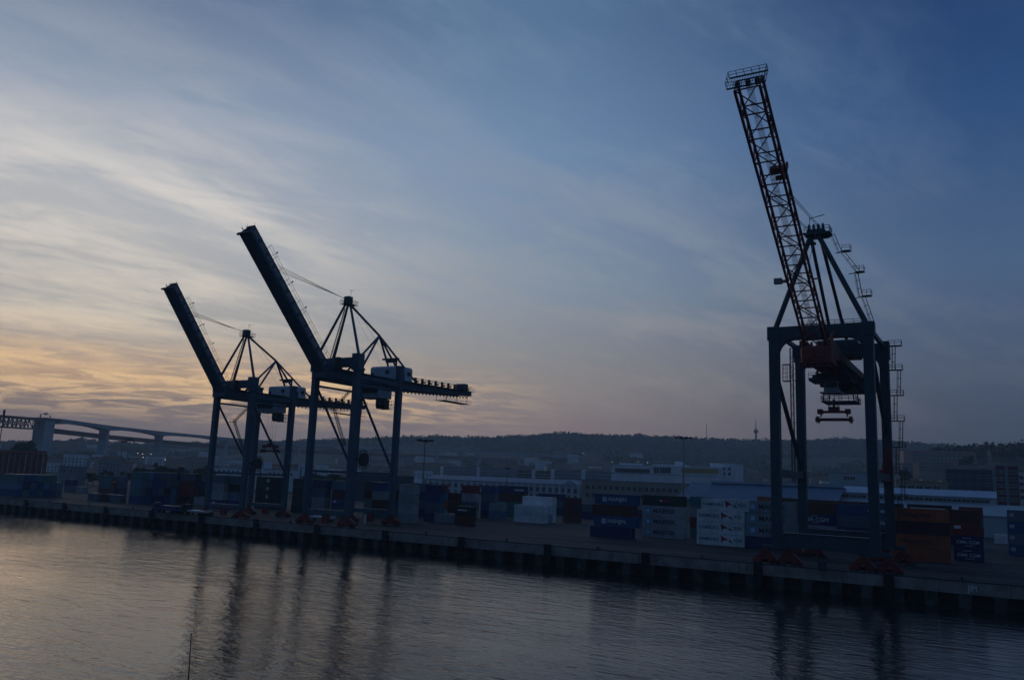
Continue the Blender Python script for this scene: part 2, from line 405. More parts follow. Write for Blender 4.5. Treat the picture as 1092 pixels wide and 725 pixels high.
for i in range(60):
    for j in range(6):
        k = i * 7 + j; rm.f.append((k, k + 7, k + 8, k + 1)); rm.mi.append(0)
ro = rm.build('near_ridge', bpy.data.materials['hill_ground']); tag(ro, kind='structure')
for p_ in ro.data.polygons: p_.use_smooth = True

# woods: leaf clumps strewn over ridges (far-off mass)
def clump(mb, c, rx, rz, n, leaf):
    for _ in range(n):
        u = random.uniform(-1, 1); t = random.uniform(0, 2 * math.pi); s_ = math.sqrt(1 - u * u); rr = random.uniform(0.55, 1.0)
        p = Vector((c[0] + rx * rr * s_ * math.cos(t), c[1] + rx * rr * s_ * math.sin(t), c[2] + rz * rr * u))
        d1 = Vector((random.gauss(0, 1), random.gauss(0, 1), random.gauss(0, 1))).normalized(); d2 = d1.cross(Vector((random.gauss(0, 1), random.gauss(0, 1), random.gauss(0, 1)))).normalized()
        q_ = leaf * random.uniform(0.6, 1.3)
        mb.add([p - d1 * q_, p + d2 * q_ * 0.8, p + d1 * q_, p - d2 * q_ * 0.8], [(0, 1, 2, 3)])
wd = MB()
for k in range(11000):
    px = random.uniform(-30, 1110); a = az_of(px); t = random.random() ** 0.6; r = 1250 + 1340 * t
    x, y = CAMP.x + math.sin(a) * r, CAMP.y + math.cos(a) * r
    dens = noise.noise(Vector((x * .004, y * .004, 7)))
    if px < 640 and t < 0.55 and dens < 0.25: continue
    if t < 0.8 and dens < (-0.35 if px > 560 else 0.0) + 0.15 * (1 - t): continue
    h = random.uniform(5, 9); z = terr(x, y)
    clump(wd, (x, y, z + h * 0.4), h * random.uniform(.9, 1.7), h * 0.5, 8, h * 0.42)
tag(wd.build('hillside_wood', paint('hillside_foliage', (0.042, 0.060, 0.032), 0.9, 0.3, scale=0.02)), 'dark wood covering the far hills along the skyline', 'woodland', kind='stuff')
wd = MB()
for k in range(900):
    px = random.uniform(968, 1180); r = RR + random.uniform(-110, 30); a = az_of(px)
    x, y = CAMP.x + math.sin(a) * r, CAMP.y + math.cos(a) * r
    z = (ridge_z(px) - 6) * (1.0 if r > RR - 20 else 0.85) * min(1, (px - 955) / 36)
    h = random.uniform(7, 13)
    clump(wd, (x, y, z + h * 0.35), h * 0.22, h * 0.55, 9, h * 0.2)
tag(wd.build('ridge_wood', FOL), 'dark pointed treetops along the near ridge at the right', 'woodland', kind='stuff')
# ------------------------------------------------------------------ cranes
def bogie(parent, u, v, wide=6.4):
    # red travelling gear: equaliser beams, two trucks and eight wheels
    m = MB()
    m.prism([(-wide / 2, 0.85), (-wide / 2, 1.25), (-0.8, 2.5), (0.8, 2.5), (wide / 2, 1.25), (wide / 2, 0.85), (wide * 0.28, 0.75), (0, 1.35), (-wide * 0.28, 0.75)], -0.36, 0.36)
    for s in (-1, 1):
        c = s * wide * 0.26
        m.prism([(c - 1.5, 0.32), (c - 1.5, 0.75), (c - 0.5, 1.3), (c + 0.5, 1.3), (c + 1.5, 0.75), (c + 1.5, 0.32)], -0.48, 0.48)
        m.box(c - 0.35, c + 0.35, -0.95, -0.48, 0.5, 1.15)          # drive motor
        m.box(s * (wide / 2 + 0.02), s * (wide / 2 + 0.5), -0.22, 0.22, 0.45, 0.9)
    m.box(-0.55, 0.55, -0.6, 0.6, 2.5, 3.0)
    b = m.build('bogie', REDP, parent, (u, v, 0))
    wv = MB()
    for c in (-wide * 0.26 - 1.0, -wide * 0.26 - 0.05, wide * 0.26 + 0.05, wide * 0.26 + 1.0):
        wv.tube((c, -0.28, 0.40), (c, 0.28, 0.40), 0.40, 14); wv.tube((c, -0.52, 0.40), (c, 0.52, 0.40), 0.14, 8)
    wv.build('wheels', DARK, b)
    return b
def stairs(m, a, b, w_=0.8, side=(1, 0, 0)):
    a = Vector(a); b = Vector(b); sd = Vector(side) * (w_ / 2)
    m.beam(a - sd, b - sd, 0.08, 0.22); m.beam(a + sd, b + sd, 0.08, 0.22)
    n = max(3, int(abs(b.z - a.z) / 0.45))
    for i in range(n): p = a.lerp(b, (i + 0.5) / n); m.box(p.x - abs(sd.x) - 0.1, p.x + abs(sd.x) + 0.1, p.y - abs(sd.y) - 0.1, p.y + abs(sd.y) + 0.1, p.z - 0.02, p.z + 0.02)
    for s in (-1, 1): m.rail([a + sd * s, b + sd * s], 1.0, 0.035, 1.6)
    return m
def ladder(m, a, b, w_=0.6, side=(1, 0, 0), cage=True):
    a = Vector(a); b = Vector(b); sd = Vector(side).normalized() * (w_ / 2)
    m.tube(a - sd, b - sd, 0.06, 5); m.tube(a + sd, b + sd, 0.06, 5)
    n = int((b - a).length / 0.6)
    for i in range(n): p = a.lerp(b, (i + .5) / n); m.tube(p - sd, p + sd, 0.04, 4)
    if cage:
        out = (b - a).normalized().cross(sd.normalized()) * 0.75
        for t in (-1, 0, 1): m.tube(a + out * (1 if t == 0 else 0.7) + sd * 1.3 * t, b + out * (1 if t == 0 else 0.7) + sd * 1.3 * t, 0.035, 4)
        k = int((b - a).length / 1.5)
        for i in range(k + 1):
            p = a.lerp(b, i / k); P = [p - sd, p + out * .7 - sd * 1.3, p + out, p + out * .7 + sd * 1.3, p + sd]
            for c, d in zip(P[:-1], P[1:]): m.tube(c, d, 0.035, 4)
    return m
def spreader(parent, u, v, h, top, L=6.2):
    m = MB()
    m.box(-L / 2, L / 2, -0.45, 0.45, 0.0, 0.6)
    for s in (-1, 1):
        m.box(s * L / 2 - 0.35, s * L / 2 + 0.35, -1.15, 1.15, -0.12, 0.55); m.box(s * L / 2 - 0.3, s * L / 2 + 0.3, -0.5, 0.5, 0.55, 0.95)
        for t in (-1, 1): m.box(s * L / 2 - 0.12, s * L / 2 + 0.12, t * 1.1 - 0.12, t * 1.1 + 0.12, -0.5, -0.12)
    o = m.build('spreader', REDP, parent, (u, v, h))
    m = MB(); m.box(-L * 0.40, L * 0.40, -0.6, 0.6, 1.7, 2.15); m.box(-1.1, 1.1, -0.5, 0.5, 2.15, 3.0)
    for s in (-1, 1):
        m.box(s * L * 0.42 - 0.5, s * L * 0.42 + 0.5, -0.7, 0.7, 1.5, 2.5)
        m.tube((s * L * 0.40, 0, 0.9), (s * L * 0.40, 0, 1.6), 0.16, 8)
    m.build('headblock', REDP, o)
    m = MB()
    for s in (-1, 1):
        for t in (-0.5, 0.5): m.tube((s * 1.0, t, 3.0), (s * 1.3, t * 2, top - h), 0.035, 4)
    m.tube((0.0, 0, 3.0), (0.0, 0, 4.6), 0.28, 8)
    for s in (-1, 1): m.tube((0, 0, 4.6), (s * 0.9, 0, 3.0), 0.05, 5)
    m.build('hoist_ropes', CABLE, o)
    return o

def girder_crane(loc, zs, label, spr=None, tip=(-35.8, 73.6)):
    G = thing('girder_boom_crane', loc, label, 'harbour crane', 'quay cranes with raised solid booms')
    G.scale = (1, zs, zs)
    su, g = 7.7, 18.7
    for s in (-1, 1):
        for v, top in ((0, 42.5), (g, 45.5)):
            m = MB(); m.beam((s * su, v, 2.9), (s * su, v, top), 1.35, 1.55, (0, 1, 0), 1.6, 1.75)
            l = m.build('leg', STEEL, G)
            if v == 0:
                m = MB(); m.bevbox(s * su - 1.25, s * su + 1.25, -1.35, 1.35, 42.5, 47.2, 0.12); m.build('leg_head', STEEL, l)
            else:
                m = MB(); m.bevbox(s * su - 1.0, s * su + 1.0, g - 1.1, g + 1.1, 45.5, 46.2, 0.1); m.build('leg_head', STEEL, l)
            bogie(G, s * su, v, 6.0)
    for v in (0, g):
        m = MB(); m.box(-su - 0.7, su + 0.7, v - 0.62, v + 0.62, 3.05, 4.3); m.build('sill_beam', STEEL, G)
    m = MB(); m.box(-su + 0.8, su - 0.8, -0.75, 0.75, 43.6, 46.2); m.build('portal_beam', STEEL, G)
    for s in (-1, 1):
        m = MB(); x0_, x1_ = sorted((s * 3.1, s * (su - 0.9))); m.box(x0_, x1_, g - 0.75, g + 0.75, 40.0, 42.1); m.build('portal_beam', STEEL, G)
    for s in (-1, 1):
        m = MB(); m.tube((s * su, 0.7, 14.6), (s * su, g - 0.7, 14.6), 0.36, 10); m.build('cross_tie', STEEL, G)
        m = MB(); m.tube((s * su, 0.7, 38.6), (s * su, g - 0.8, 38.6), 0.33, 10); m.build('cross_tie', STEEL, G)
        m = MB(); m.tube((s * su, 0.7, 38.2), (s * su, g - 0.7, 15.2), 0.36, 10); m.build('diagonal_brace', STEEL, G)
        m = MB(); m.box(s * su - 0.35, s * su + 0.35, 1.3, g - 1.0, 40.2, 41.4); m.build('side_beam', STEEL, G)
    # storm-brake cabinets hung below the sill beams
    for v in (0, g):
        m = MB(); m.box(-0.9, 0.9, v - 0.6, v + 0.6, 0.5, 3.0); m.box(-1.3, -0.9, v - 0.3, v + 0.3, 1.2, 2.4); m.build('brake_cabinet', REDP, G)
    # main girder
    m = MB()
    for s in (-1, 1):
        m.prismx([(-6.5, 40.2), (-6.5, 42.9), (22, 42.9), (62, 43.7), (64.5, 43.6), (64.5, 42.2), (40, 40.9), (22, 39.9)], s * 2.6 - 0.45, s * 2.6 + 0.45)
        m.box(s * 2.6 - 0.7, s * 2.6 + 0.7, -6.5, 22, 39.75, 39.92); m.beam((s * 2.6, 22, 39.83), (s * 2.6, 64.3, 42.12), 1.4, 0.17)
    for v in np.arange(-5, 64, 4.6): z_ = 41.6 + max(0, v - 22) * 0.025; m.box(-2.15, 2.15, v - 0.2, v + 0.2, z_, z_ + 0.6)
    gr = m.build('main_girder', STEEL, G)
    m = MB(); v = 21.0
    while v < 61:            # festoon trolleys and cable loops hanging from the girder
        z_ = (v - 22) * 0.022; m.box(3.2, 3.8, v - 0.3, v + 0.3, 42.6 + z_, 44.3 + z_); m.box(3.3, 3.7, v + 0.3, v + 1.5, 43.0 + z_, 43.5 + z_); m.box(3.45, 3.55, v + 0.2, v + 3.5, 44.1 + z_, 44.2 + z_)
        v += 3.6
    m.build('festoon', DARK, gr)
    m = MB(); v = 22.0; m.beam((3.5, 21, 39.85), (3.5, 62, 42.0), 0.3, 0.2)
    while v < 60:
        z_ = (v - 22) * 0.052; m.tube((3.5, v, 39.8 + z_), (3.5, v + 0.7, 38.9 + z_), 0.14, 5); m.tube((3.5, v + 0.7, 38.9 + z_), (3.5, v + 1.4, 39.85 + z_), 0.14, 5); v += 1.9
    m.build('cable_loops', DARK, gr)
    m = MB()
    for s_ in (-1, 1):
        m.box(*sorted((s_ * 3.05, s_ * 4.3)), -5, 22, 42.5, 42.6); m.beam((s_ * 3.68, 22, 42.55), (s_ * 3.68, 64, 43.5), 1.25, 0.1); m.rail([(s_ * 4.3, 20, 42.6), (s_ * 4.3, 64, 43.55)], 1.1, 0.05, 2.3)
    m.build('walkway', DARK, gr)
    m = MB(); m.bevbox(-1.7, 1.9, 61.6, 64.0, 43.5, 46.2, 0.1); m.box(-1.2, 1.2, 63.8, 65.2, 42.4, 45.0); m.build('winch_box', STEEL, G)
    m = MB(); m.box(-2.0, 2.0, 50, 66, 39.32, 39.42); m.rail([(2.0, 50, 39.4), (2.0, 66, 39.4)], 1.1, 0.04, 3.2)
    for v in (51, 57, 63.5):
        for s in (-1, 1): m.tube((s * 1.9, v, 39.4), (s * 2.2, v, 42.2), 0.07, 6)
    m.build('service_platform', DARK, G)
    # machinery house
    m = MB(); m.bevbox(-5.2, 6.3, 19.9, 27.0, 42.5, 46.7, 0.55)
    for u in (-2.4, 0.5, 3.4): m.box(u - 0.05, u + 0.05, 19.84, 19.9, 42.7, 46.0)
    mh = m.build('machinery_house', HOUSE, G)
    m = MB()
    m.box(-4.4, -3.4, 19.82, 19.9, 42.6, 44.7); m.build('door', DARK, mh); m = MB(); m.box(6.3, 6.38, 21.5, 22.6, 42.6, 44.7); m.build('door', DARK, mh)
    m = MB(); m.box(1.2, 2.6, 19.82, 19.9, 44.2, 45.4); m.build('louvre', DARK, mh); m = MB(); m.box(6.3, 6.38, 24.0, 25.6, 44.0, 45.2); m.build('louvre', DARK, mh)
    m = MB(); m.tube((1.8, 24, 46.6), (1.8, 24, 49.2), 0.28, 8); m.box(-3.6, 2.6, 23.6, 24.4, 49.2, 49.7); m.box(-2.0, 1.2, 23.3, 24.7, 48.4, 49.2); m.build('service_jib', DARK, mh)
    # trolley and operator cab under the girder
    m = MB(); m.bevbox(-4.2, 4.2, 14.2, 20.0, 36.5, 39.6, 0.25); tr = m.build('trolley', HOUSE, G)
    m = MB()
    for s in (-1, 1):
        m = MB(); [m.tube((s * 2.6 - 0.2, v, 39.75), (s * 2.6 + 0.2, v, 39.75), 0.32, 10) for v in (14.8, 19.2)]; m.beam((s * 2.6, 14.4, 39.6), (s * 2.6, 19.6, 39.6), 0.2, 0.3); m.build('trolley_wheels', DARK, tr)
    m = MB(); m.box(-3.4, 3.4, 13.7, 14.2, 38.0, 39.4); m.build('buffer_beam', DARK, tr)
    m = MB(); m.cur = 0; m.prismx([(17.9, 33.6), (17.4, 34.6), (17.4, 36.4), (20.2, 36.4), (20.2, 33.6)], 0.2, 3.2)
    cb = m.build('operator_cab', DARK, tr)
    m = MB(); m.box(0.4, 3.0, 17.32, 17.40, 34.7, 36.1); m.box(3.2, 3.26, 17.6, 19.9, 34.2, 36.1); m.build('cab_window', GLASS, cb)
    m = MB(); m.rail([(3.9, 17.4, 33.6), (3.9, 21.2, 33.6), (0.2, 21.2, 33.6)], 2.4, 0.05, 0.9); m.box(3.2, 3.9, 17.4, 21.2, 33.5, 33.6); m.box(0.2, 3.9, 20.2, 21.2, 33.5, 33.6); m.build('cab_balcony', DARK, cb)
    if spr: spreader(G, 1.2, 17.0, spr, 36.5)
    # A-frame
    A = Vector((0, 2.6, 63.4)); J = Vector((0, 17.4, 55.6))
    for s in (-1, 1):
        m = MB(); m.tube((s * su, 0, 47.2), A + Vector((s * 0.7, 0, -0.6)), 0.42, 10, 0.34); m.build('mast_leg', STEEL, G)
    m = MB(); stairs(m, (-su + 0.6, 4.4, 45.2), A + Vector((-1.4, 0.9, -2.0)), 0.8, (1, 0, 0)); m.build('mast_stair', DARK, G)
    m = MB(); m.tube((-su + 0.6, 5.4, 44.6), A + Vector((-0.4, 0.6, -0.6)), 0.36, 10); m.build('mast_leg', STEEL, G)
    m = MB(); m.tube(A + Vector((0, 0.2, -0.6)), J, 0.36, 10); m.tube(J, (0, 38, 42.9), 0.33, 10); m.build('back_stay', STEEL, G)
    for s in (-1, 1):
        m = MB(); m.tube(J, (s * 2.7, 6.4, 42.8), 0.33, 10); m.build('stay_strut', STEEL, G)
        m = MB(); m.tube(J, (s * 1.6, 25.0, 46.2), 0.33, 10); m.build('stay_strut', STEEL, G)
    m = MB(); m.bevbox(-1.0, 1.0, 1.7, 3.6, 62.3, 64.6, 0.15); m.box(-1.25, 1.25, 1.9, 3.4, 63.0, 63.3)
    hd = m.build('mast_head', STEEL, G)
    m = MB(); m.box(-1.6, 1.7, 1.0, 5.0, 62.2, 62.32); m.rail([(-1.6, 1.0, 62.3), (1.7, 1.0, 62.3), (1.7, 5.0, 62.3), (-1.6, 5.0, 62.3), (-1.6, 1.0, 62.3)], 1.1, 0.05, 1.2)
    m.tube((0.5, 3, 64.8), (0.5, 3, 66.6), 0.05, 5); m.tube((0.1, 3, 66.5), (1.5, 3, 66.3), 0.06, 5); m.build('head_platform', DARK, hd)
    m = MB()
    for du, c in ((-1.1, (-1.4, 21, 46.7)), (0.9, (2.2, 22, 46.7)), (0.2, (0.4, 24, 46.7))): m.tube(A + Vector((du * 0.5, 1.0, 0)), c, 0.03, 4)
    m.build('luffing_ropes', CABLE, G)
    # raised boom
    H0 = Vector((0, -5.2, 41.9)); T = Vector((0, tip[0], tip[1])); d = (T - H0).normalized(); nrm = Vector((0, d.z, -d.y))  # nrm: upper side (inland)
    m = MB(); hh = 2.7
    for s in (-1, 1): m.beam(H0 + Vector((s * 1.55, 0, 0)), T + Vector((s * 1.55, 0, 0)), 0.55, hh, nrm)
    m.beam(H0 + nrm * 0.9, T + nrm * 0.9, 3.0, 0.25, nrm); m.beam(H0 - nrm * 1.1, T - nrm * 1.1, 4.3, 0.22, nrm)
    L = (T - H0).length
    for i in range(1, 14): p = H0 + d * (L * i / 14); m.beam(p - nrm * 1.2, p + nrm * 1.2, 4.2, 0.18, (1, 0, 0)) if False else m.beam(p + Vector((-1.9, 0, 0)), p + Vector((1.9, 0, 0)), 0.2, hh + 0.16, nrm)
    bo = m.build('boom', STEEL, G)
    m = MB()
    for i in range(12):
        p0 = H0 + d * (L * (i + 0.12) / 12) + Vector((1.86, 0, 0)); p1 = H0 + d * (L * (i + 0.88) / 12) + Vector((1.86, 0, 0))
        m.beam(p0 + nrm * 0.25, p1 + nrm * 0.25, 0.05, 1.2, nrm)
    m.build('side_panels', HOUSE if False else GALV, bo)
    m = MB(); m.beam(T - nrm * 1.6 + Vector((-2.1, 0, 0)), T - nrm * 1.6 + Vector((2.1, 0, 0)), 0.5, 0.7, nrm); m.beam(T + nrm * 1.5 + Vector((-1.2, 0, 0)), T + nrm * 1.5 + Vector((1.2, 0, 0)), 0.5, 0.8, nrm)
    for u in (-1.4, 0.2, 1.3): m.tube(T + Vector((u, 0, 0)), T + Vector((u, 0, 0)) + d * 0.9, 0.12, 6)
    for u in (-1.0, 1.7): m.tube(T + Vector((u, 0, 0)) + nrm, T + Vector((u, 0, 1.4)) + nrm, 0.04, 4)
    m.build('boom_tip', DARK, bo)
    m = MB(); o1 = nrm * (hh / 2) + Vector((1.7, 0, 0))
    m.rail([H0 + o1 + d * 1.0, H0 + o1 + d * (L * 0.86)], 1.75, 0.055, 3.1, nrm); m.build('boom_handrail', DARK, bo)
    for f in (0.42, 0.60, 0.80):
        m = MB(); p = H0 + d * (L * f) + o1; m.tube(p - nrm * 0.3 - Vector((0.8, 0, 0)), p + nrm * 2.3, 0.06, 6); m.tube(p + nrm * 2.1, p + nrm * 2.5, 0.2, 8); m.build('boom_lamp', DARK, bo)
    m = MB(); m.beam(H0 - d * 1.6, H0 + d * 2.2, 4.6, 3.3, nrm, 4.0, 2.9); m.box(-2.6, 2.6, -6.8, -4.2, 40.0, 43.2); m.build('boom_hinge', STEEL, G)
    m = MB()
    for k, (u, f) in enumerate(((-1.0, 0.735), (-0.4, 0.745), (0.4, 0.755), (1.0, 0.765))): 
        p = H0 + d * (L * f) + nrm * 1.4 + Vector((u, 0, 0)); m.tube(A + Vector((u * 0.7, -0.8, 0.6 - 0.25 * k)), p, 0.055, 5)
    m.build('forestay_ropes', CABLE, G)
    m = MB(); m.box(-3.4, -2.0, 3.2, 4.4, 43.0, 45.2); m.box(2.2, 3.4, -3.2, -2.0, 43.0, 46.0); m.rail([(2.0, -4.5, 43.0), (4.4, -4.5, 43.0), (4.4, 1.5, 43.0)], 1.1, 0.05, 1.2); m.build('control_cabin', DARK, G)
    # stairs between the legs, cable reel on the seaward leg
    m = MB(); stairs(m, (-su, 14.0, 22.0), (-su, 8.4, 32.5), 0.8, (1, 0, 0)); m.box(-su - 0.6, -su + 0.6, 6.0, 9.0, 32.4, 32.5); m.rail([(-su + 0.6, 6, 32.5), (-su + 0.6, 9, 32.5)], 1.1, 0.04, 1.2)
    stairs(m, (-su, 8.2, 32.5), (-su, 14.4, 38.4), 0.8, (1, 0, 0)); m.build('access_stair', DARK, G)
    m = MB(); c = Vector((su + 1.1, 3.8, 18.2))
    for k in range(28):
        a0, a1 = 2 * math.pi * k / 28, 2 * math.pi * (k + 1) / 28
        for dx in (-0.3, 0.3): m.tube(c + Vector((dx, 2.5 * math.cos(a0), 2.5 * math.sin(a0))), c + Vector((dx, 2.5 * math.cos(a1), 2.5 * math.sin(a1))), 0.09, 4)
        if k % 2 == 0: m.beam(c, c + Vector((0, 2.5 * math.cos(a0), 2.5 * math.sin(a0))), 0.1, 0.1)
    m.tube(c - Vector((1.0, 0, 0)), c + Vector((0.35, 0, 0)), 0.5, 12); m.tube(c - Vector((0.26, 0, 0)), c + Vector((0.26, 0, 0)), 1.9, 24); m.beam(c - Vector((1.1, 0, 0)), (su, 0.4, 18.2), 0.5, 0.6); m.build('cable_reel', DARK, G)
    return G
girder_crane((-159.35, 3, QZ), 1.0, 'nearer of the two blue-grey cranes with solid booms, pale trolley box under its girder')
girder_crane((-200.35, 3, QZ), 0.885, 'blue-grey solid boom crane furthest left, red spreader hanging low between its legs', 22.5, (-29.8, 73.2))

def lattice(m, a, b, wu, wn, nrm, n, r=0.16, rb=0.09, ux=Vector((1, 0, 0))):
    a = Vector(a); b = Vector(b)
    def P(f, i, j): return a.lerp(b, f) + ux * (wu / 2 * i) + nrm * (wn / 2 * j)
    for i in (-1, 1):
        for j in (-1, 1): m.beam(P(0, i, j), P(1, i, j), r * 2, r * 2, nrm)
    for k in range(n + 1):
        f = k / n
        for j in (-1, 1): m.tube(P(f, -1, j), P(f, 1, j), rb * 1.25, 6)
        for i in (-1, 1): m.tube(P(f, i, -1), P(f, i, 1), rb, 6)
        if k < n:
            f1 = (k + 1) / n
            for j in (-1, 1):
                if (k + (j > 0)) % 2: m.tube(P(f, -1, j), P(f1, 1, j), rb, 6)
                else: m.tube(P(f, 1, j), P(f1, -1, j), rb, 6)
            for i in (-1, 1):
                fm_ = (f + f1) / 2; m.tube(P(f, i, -1), P(fm_, i, 1), rb, 6); m.tube(P(fm_, i, 1), P(f1, i, -1), rb, 6)

def lattice_crane(loc, label):
    G = thing('lattice_boom_crane', loc, label, 'harbour crane')
    su, g = 9.0, 25.5
    for s in (-1, 1):
        for v in (0, g):
            m = MB(); t = 45.0 if v == 0 else 44.0
            m.beam((s * su, v, 2.9), (s * su, v, t), 1.75, 1.9, (0, 1, 0), 1.9, 2.0)
            l = m.build('leg', STEELB, G)
            if v == 0:
                m = MB(); m.bevbox(s * su - 1.25, s * su + 1.25, -1.15, 1.15, 45.0, 47.8, 0.1)
                q = 1 if s < 0 else -1; x0 = s * su + q * 0.93       # curved haunch under the beam
                pts = [(x0, 45.0)] + [(x0 + q * 2.6 * (1 - math.cos(t_)), 45.0 - 2.6 * (1 - math.sin(t_))) for t_ in np.linspace(math.pi / 2, 0, 7)]
                pts = [(x0, 42.0)] + [(x0 + q * 3.0 * (1 - math.cos(t_)), 42.0 + 3.0 * math.sin(t_)) for t_ in np.linspace(0.05, math.pi / 2, 8)] + [(x0, 45.0)]
                m.prism(pts if q > 0 else pts[::-1], -0.9, 0.9)
                m.build('leg_head', STEELB, l)
            else:
                m = MB(); m.bevbox(s * su - 1.2, s * su + 1.2, g - 1.15, g + 1.15, 44.0, 48.0, 0.1)
                q = 1 if s < 0 else -1; x0 = s * su + q * 0.98
                pts = [(x0, 42.0)] + [(x0 + q * 2.4 * (1 - math.cos(t_)), 42.0 + 2.6 * math.sin(t_)) for t_ in np.linspace(0.05, math.pi / 2, 8)] + [(x0, 44.6)]
                m.prism(pts if q > 0 else pts[::-1], g - 0.9, g + 0.9); m.build('leg_head', STEELB, l)
            for e in (-2.25, 2.25): bogie(G, s * su + e, v, 4.0)
            m = MB(); m.beam((s * su - 2.9, v, 3.35), (s * su + 2.9, v, 3.35), 1.0, 0.75, (0, 0, 1)); m.build('equaliser', STEELB, G)
    for v in (0, g):
        m = MB(); m.box(-su + 0.85, su - 0.85, v - 0.75, v + 0.75, 3.5, 6.2); m.box(-su + 0.85, su - 0.85, v - 0.95, v + 0.95, 6.2, 6.32); m.build('sill_beam', STEELB, G)
    m = MB(); m.box(-su + 1.2, su - 1.2, -0.9, 0.9, 45.0, 47.7); m.rail([(-su + 1, -0.9, 47.7), (su - 1, -0.9, 47.7)], 0, 0.01, 50) if False else None
    pb = m.build('portal_beam', STEELB, G)
    m = MB(); m.rail([(-2.5, 0.85, 47.7), (8.0, 0.85, 47.7)], 1.1, 0.05, 1.7); m.build('handrail', DARK, pb)
    m = MB(); m.box(-su + 1.2, su - 1.2, g - 0.9, g + 0.9, 44.6, 47.6); m.build('portal_beam', STEELB, G)
    m = MB(); m.box(-su + 1.2, su - 1.2, 12.0, 13.4, 43.4, 45.6); m.build('portal_beam', STEELB, G)
    for s in (-1, 1):
        m = MB(); m.beam((s * su, 1.0, 46.9), (s * su, g - 1.0, 46.9), 0.7, 0.9); m.build('side_beam', STEELB, G)
        m = MB(); m.tube((s * su, 0.9, 45.0 if s > 0 else 38.5), (s * su, g - 0.9, 27.5 if s > 0 else 19.5), 0.48, 10); m.build('diagonal_brace', STEELB, G)
        m = MB(); m.box(s * su - 0.55, s * su + 0.55, 0.95, g - 0.95, 17.2, 18.7); m.build('cross_tie', STEELB, G)
    # boom: four-chord lattice raised over the water
    H0 = Vector((0, -3.5, 43.2)); T = Vector((0, -54.2, 75.25)); d = (T - H0).normalized(); nrm = Vector((0, d.z, -d.y)) * 1.0
    m = MB(); lattice(m, H0, T, 3.8, 2.6, nrm, 13, 0.19, 0.10); bo = m.build('boom', BOOMR, G)
    L = (T - H0).length
    m = MB(); [m.beam(H0 + nrm * 0.2 + Vector((q_, 0, 0)), T + nrm * 0.2 + Vector((q_, 0, 0)), 0.045, 0.06, nrm) for q_ in (-0.45, -0.3, -0.15, 0, 0.15, 0.3, 0.45)]
    for i in range(24): p_ = H0.lerp(T, (i + .5) / 24) + nrm * 0.2; m.beam(p_ - Vector((0.42, 0, 0)), p_ + Vector((0.42, 0, 0)), 0.05, 0.07, nrm)
    m.build('boom_walkway', GALV, bo)
    m = MB(); e = T + d * 0.6
    for q in (-1, 1):
        b0 = e + nrm * (q * 1.5)
        m.beam(b0 + Vector((-2.9, 0, 0)), b0 + Vector((2.9, 0, 0)), 0.2, 0.2)
    for i in range(15): m.beam(e + Vector((-2.9 + i * 5.8 / 14, 0, 0)) - nrm * 1.5, e + Vector((-2.9 + i * 5.8 / 14, 0, 0)) + nrm * 1.5, 0.05, 0.06, d)
    C4 = [e + Vector((sx * 2.9, 0, 0)) + nrm * (sy * 1.5) for sx, sy in ((-1, -1), (1, -1), (1, 1), (-1, 1), (-1, -1))]
    m.rail(C4, 1.1, 0.05, 1.1, d); 
    for u in (-1.6, 0, 1.4): m.tube(e + Vector((u - 0.3, 0, 0)) - d * 0.5, e + Vector((u + 0.3, 0, 0)) - d * 0.5, 0.55, 12)
    m.build('tip_platform', DARK, bo)
    for f, hh in ((0.71, 1.5),):
        p = H0 + d * (L * f); m = MB(); m.beam(p + Vector((-0.4, 0, 0)) + nrm * 1.1, p + Vector((2.3, 0, 0)) + nrm * 1.1, 1.0, 0.8, nrm); m.beam(p + Vector((0.2, 0, 0)) - d * 1.6 + nrm * 0.9, p + Vector((2.2, 0, 0)) - d * 1.6 + nrm * 0.9, 0.7, 0.5, nrm)
        for u in (0.2, 1.2, 2.2): m.tube(p + Vector((u - 0.12, 0, 0)) + nrm * 1.9, p + Vector((u + 0.12, 0, 0)) + nrm * 1.9, 0.55, 12)
        m.build('sheave_block', BOOMR, bo)
    p = H0 + d * (L * 0.30); m = MB(); m.beam(p + Vector((-4.0, 0, 0)), p + Vector((-2.2, 0, 0)), 0.5, 0.5); m.box(p.x - 4.6, p.x - 3.2, p.y - 0.5, p.y + 0.5, p.z - 0.4, p.z + 0.6); m.beam(p + Vector((2.2, 0, 0)), p + Vector((3.4, 0, 0)), 0.25, 0.25)
    m.build('floodlight', GALV, bo)
    for f in (0.44,):
        p = H0 + d * (L * f); m = MB(); m.beam(p + Vector((2.2, 0, 0)), p + Vector((3.8, 0, 0)), 0.2, 0.2); m.box(p.x + 3.4, p.x + 4.2, p.y - 0.3, p.y + 0.3, p.z - 0.15, p.z + 0.25); m.build('floodlight', DARK, bo)
    for f in (0.92, 0.89):
        s = -1 if f > 0.9 else 1
        p = H0 + d * (L * f) + Vector((s * 1.9, 0, 0)); m = MB(); m.tube(p - d * 0.6, p + d * 0.3, 0.35, 8); m.build('boom_lamp', DARK, bo)
    # girder and hinge box
    m = MB()
    for s in (-1, 1):
        m.prismx([(-5.5, 39.4), (-5.5, 43.8), (-1, 44.2), (8, 43.0), (58, 42.6), (58, 40.8), (8, 40.2), (0, 39.2)], s * 2.5 - 0.45, s * 2.5 + 0.45)
    for v in np.arange(-4, 58, 3.6): m.box(-2.05, 2.05, v - 0.18, v + 0.18, 41.3, 42.1)
    gr = m.build('main_girder', BOOMR, G)
    m = MB(); m.bevbox(-2.7, 2.7, -5.9, -3.4, 39.4, 42.6, 0.3); m.box(-1.9, -0.3, -6.3, -5.9, 39.9, 41.6); m.box(0.4, 2.2, -6.2, -5.9, 40.4, 41.9)
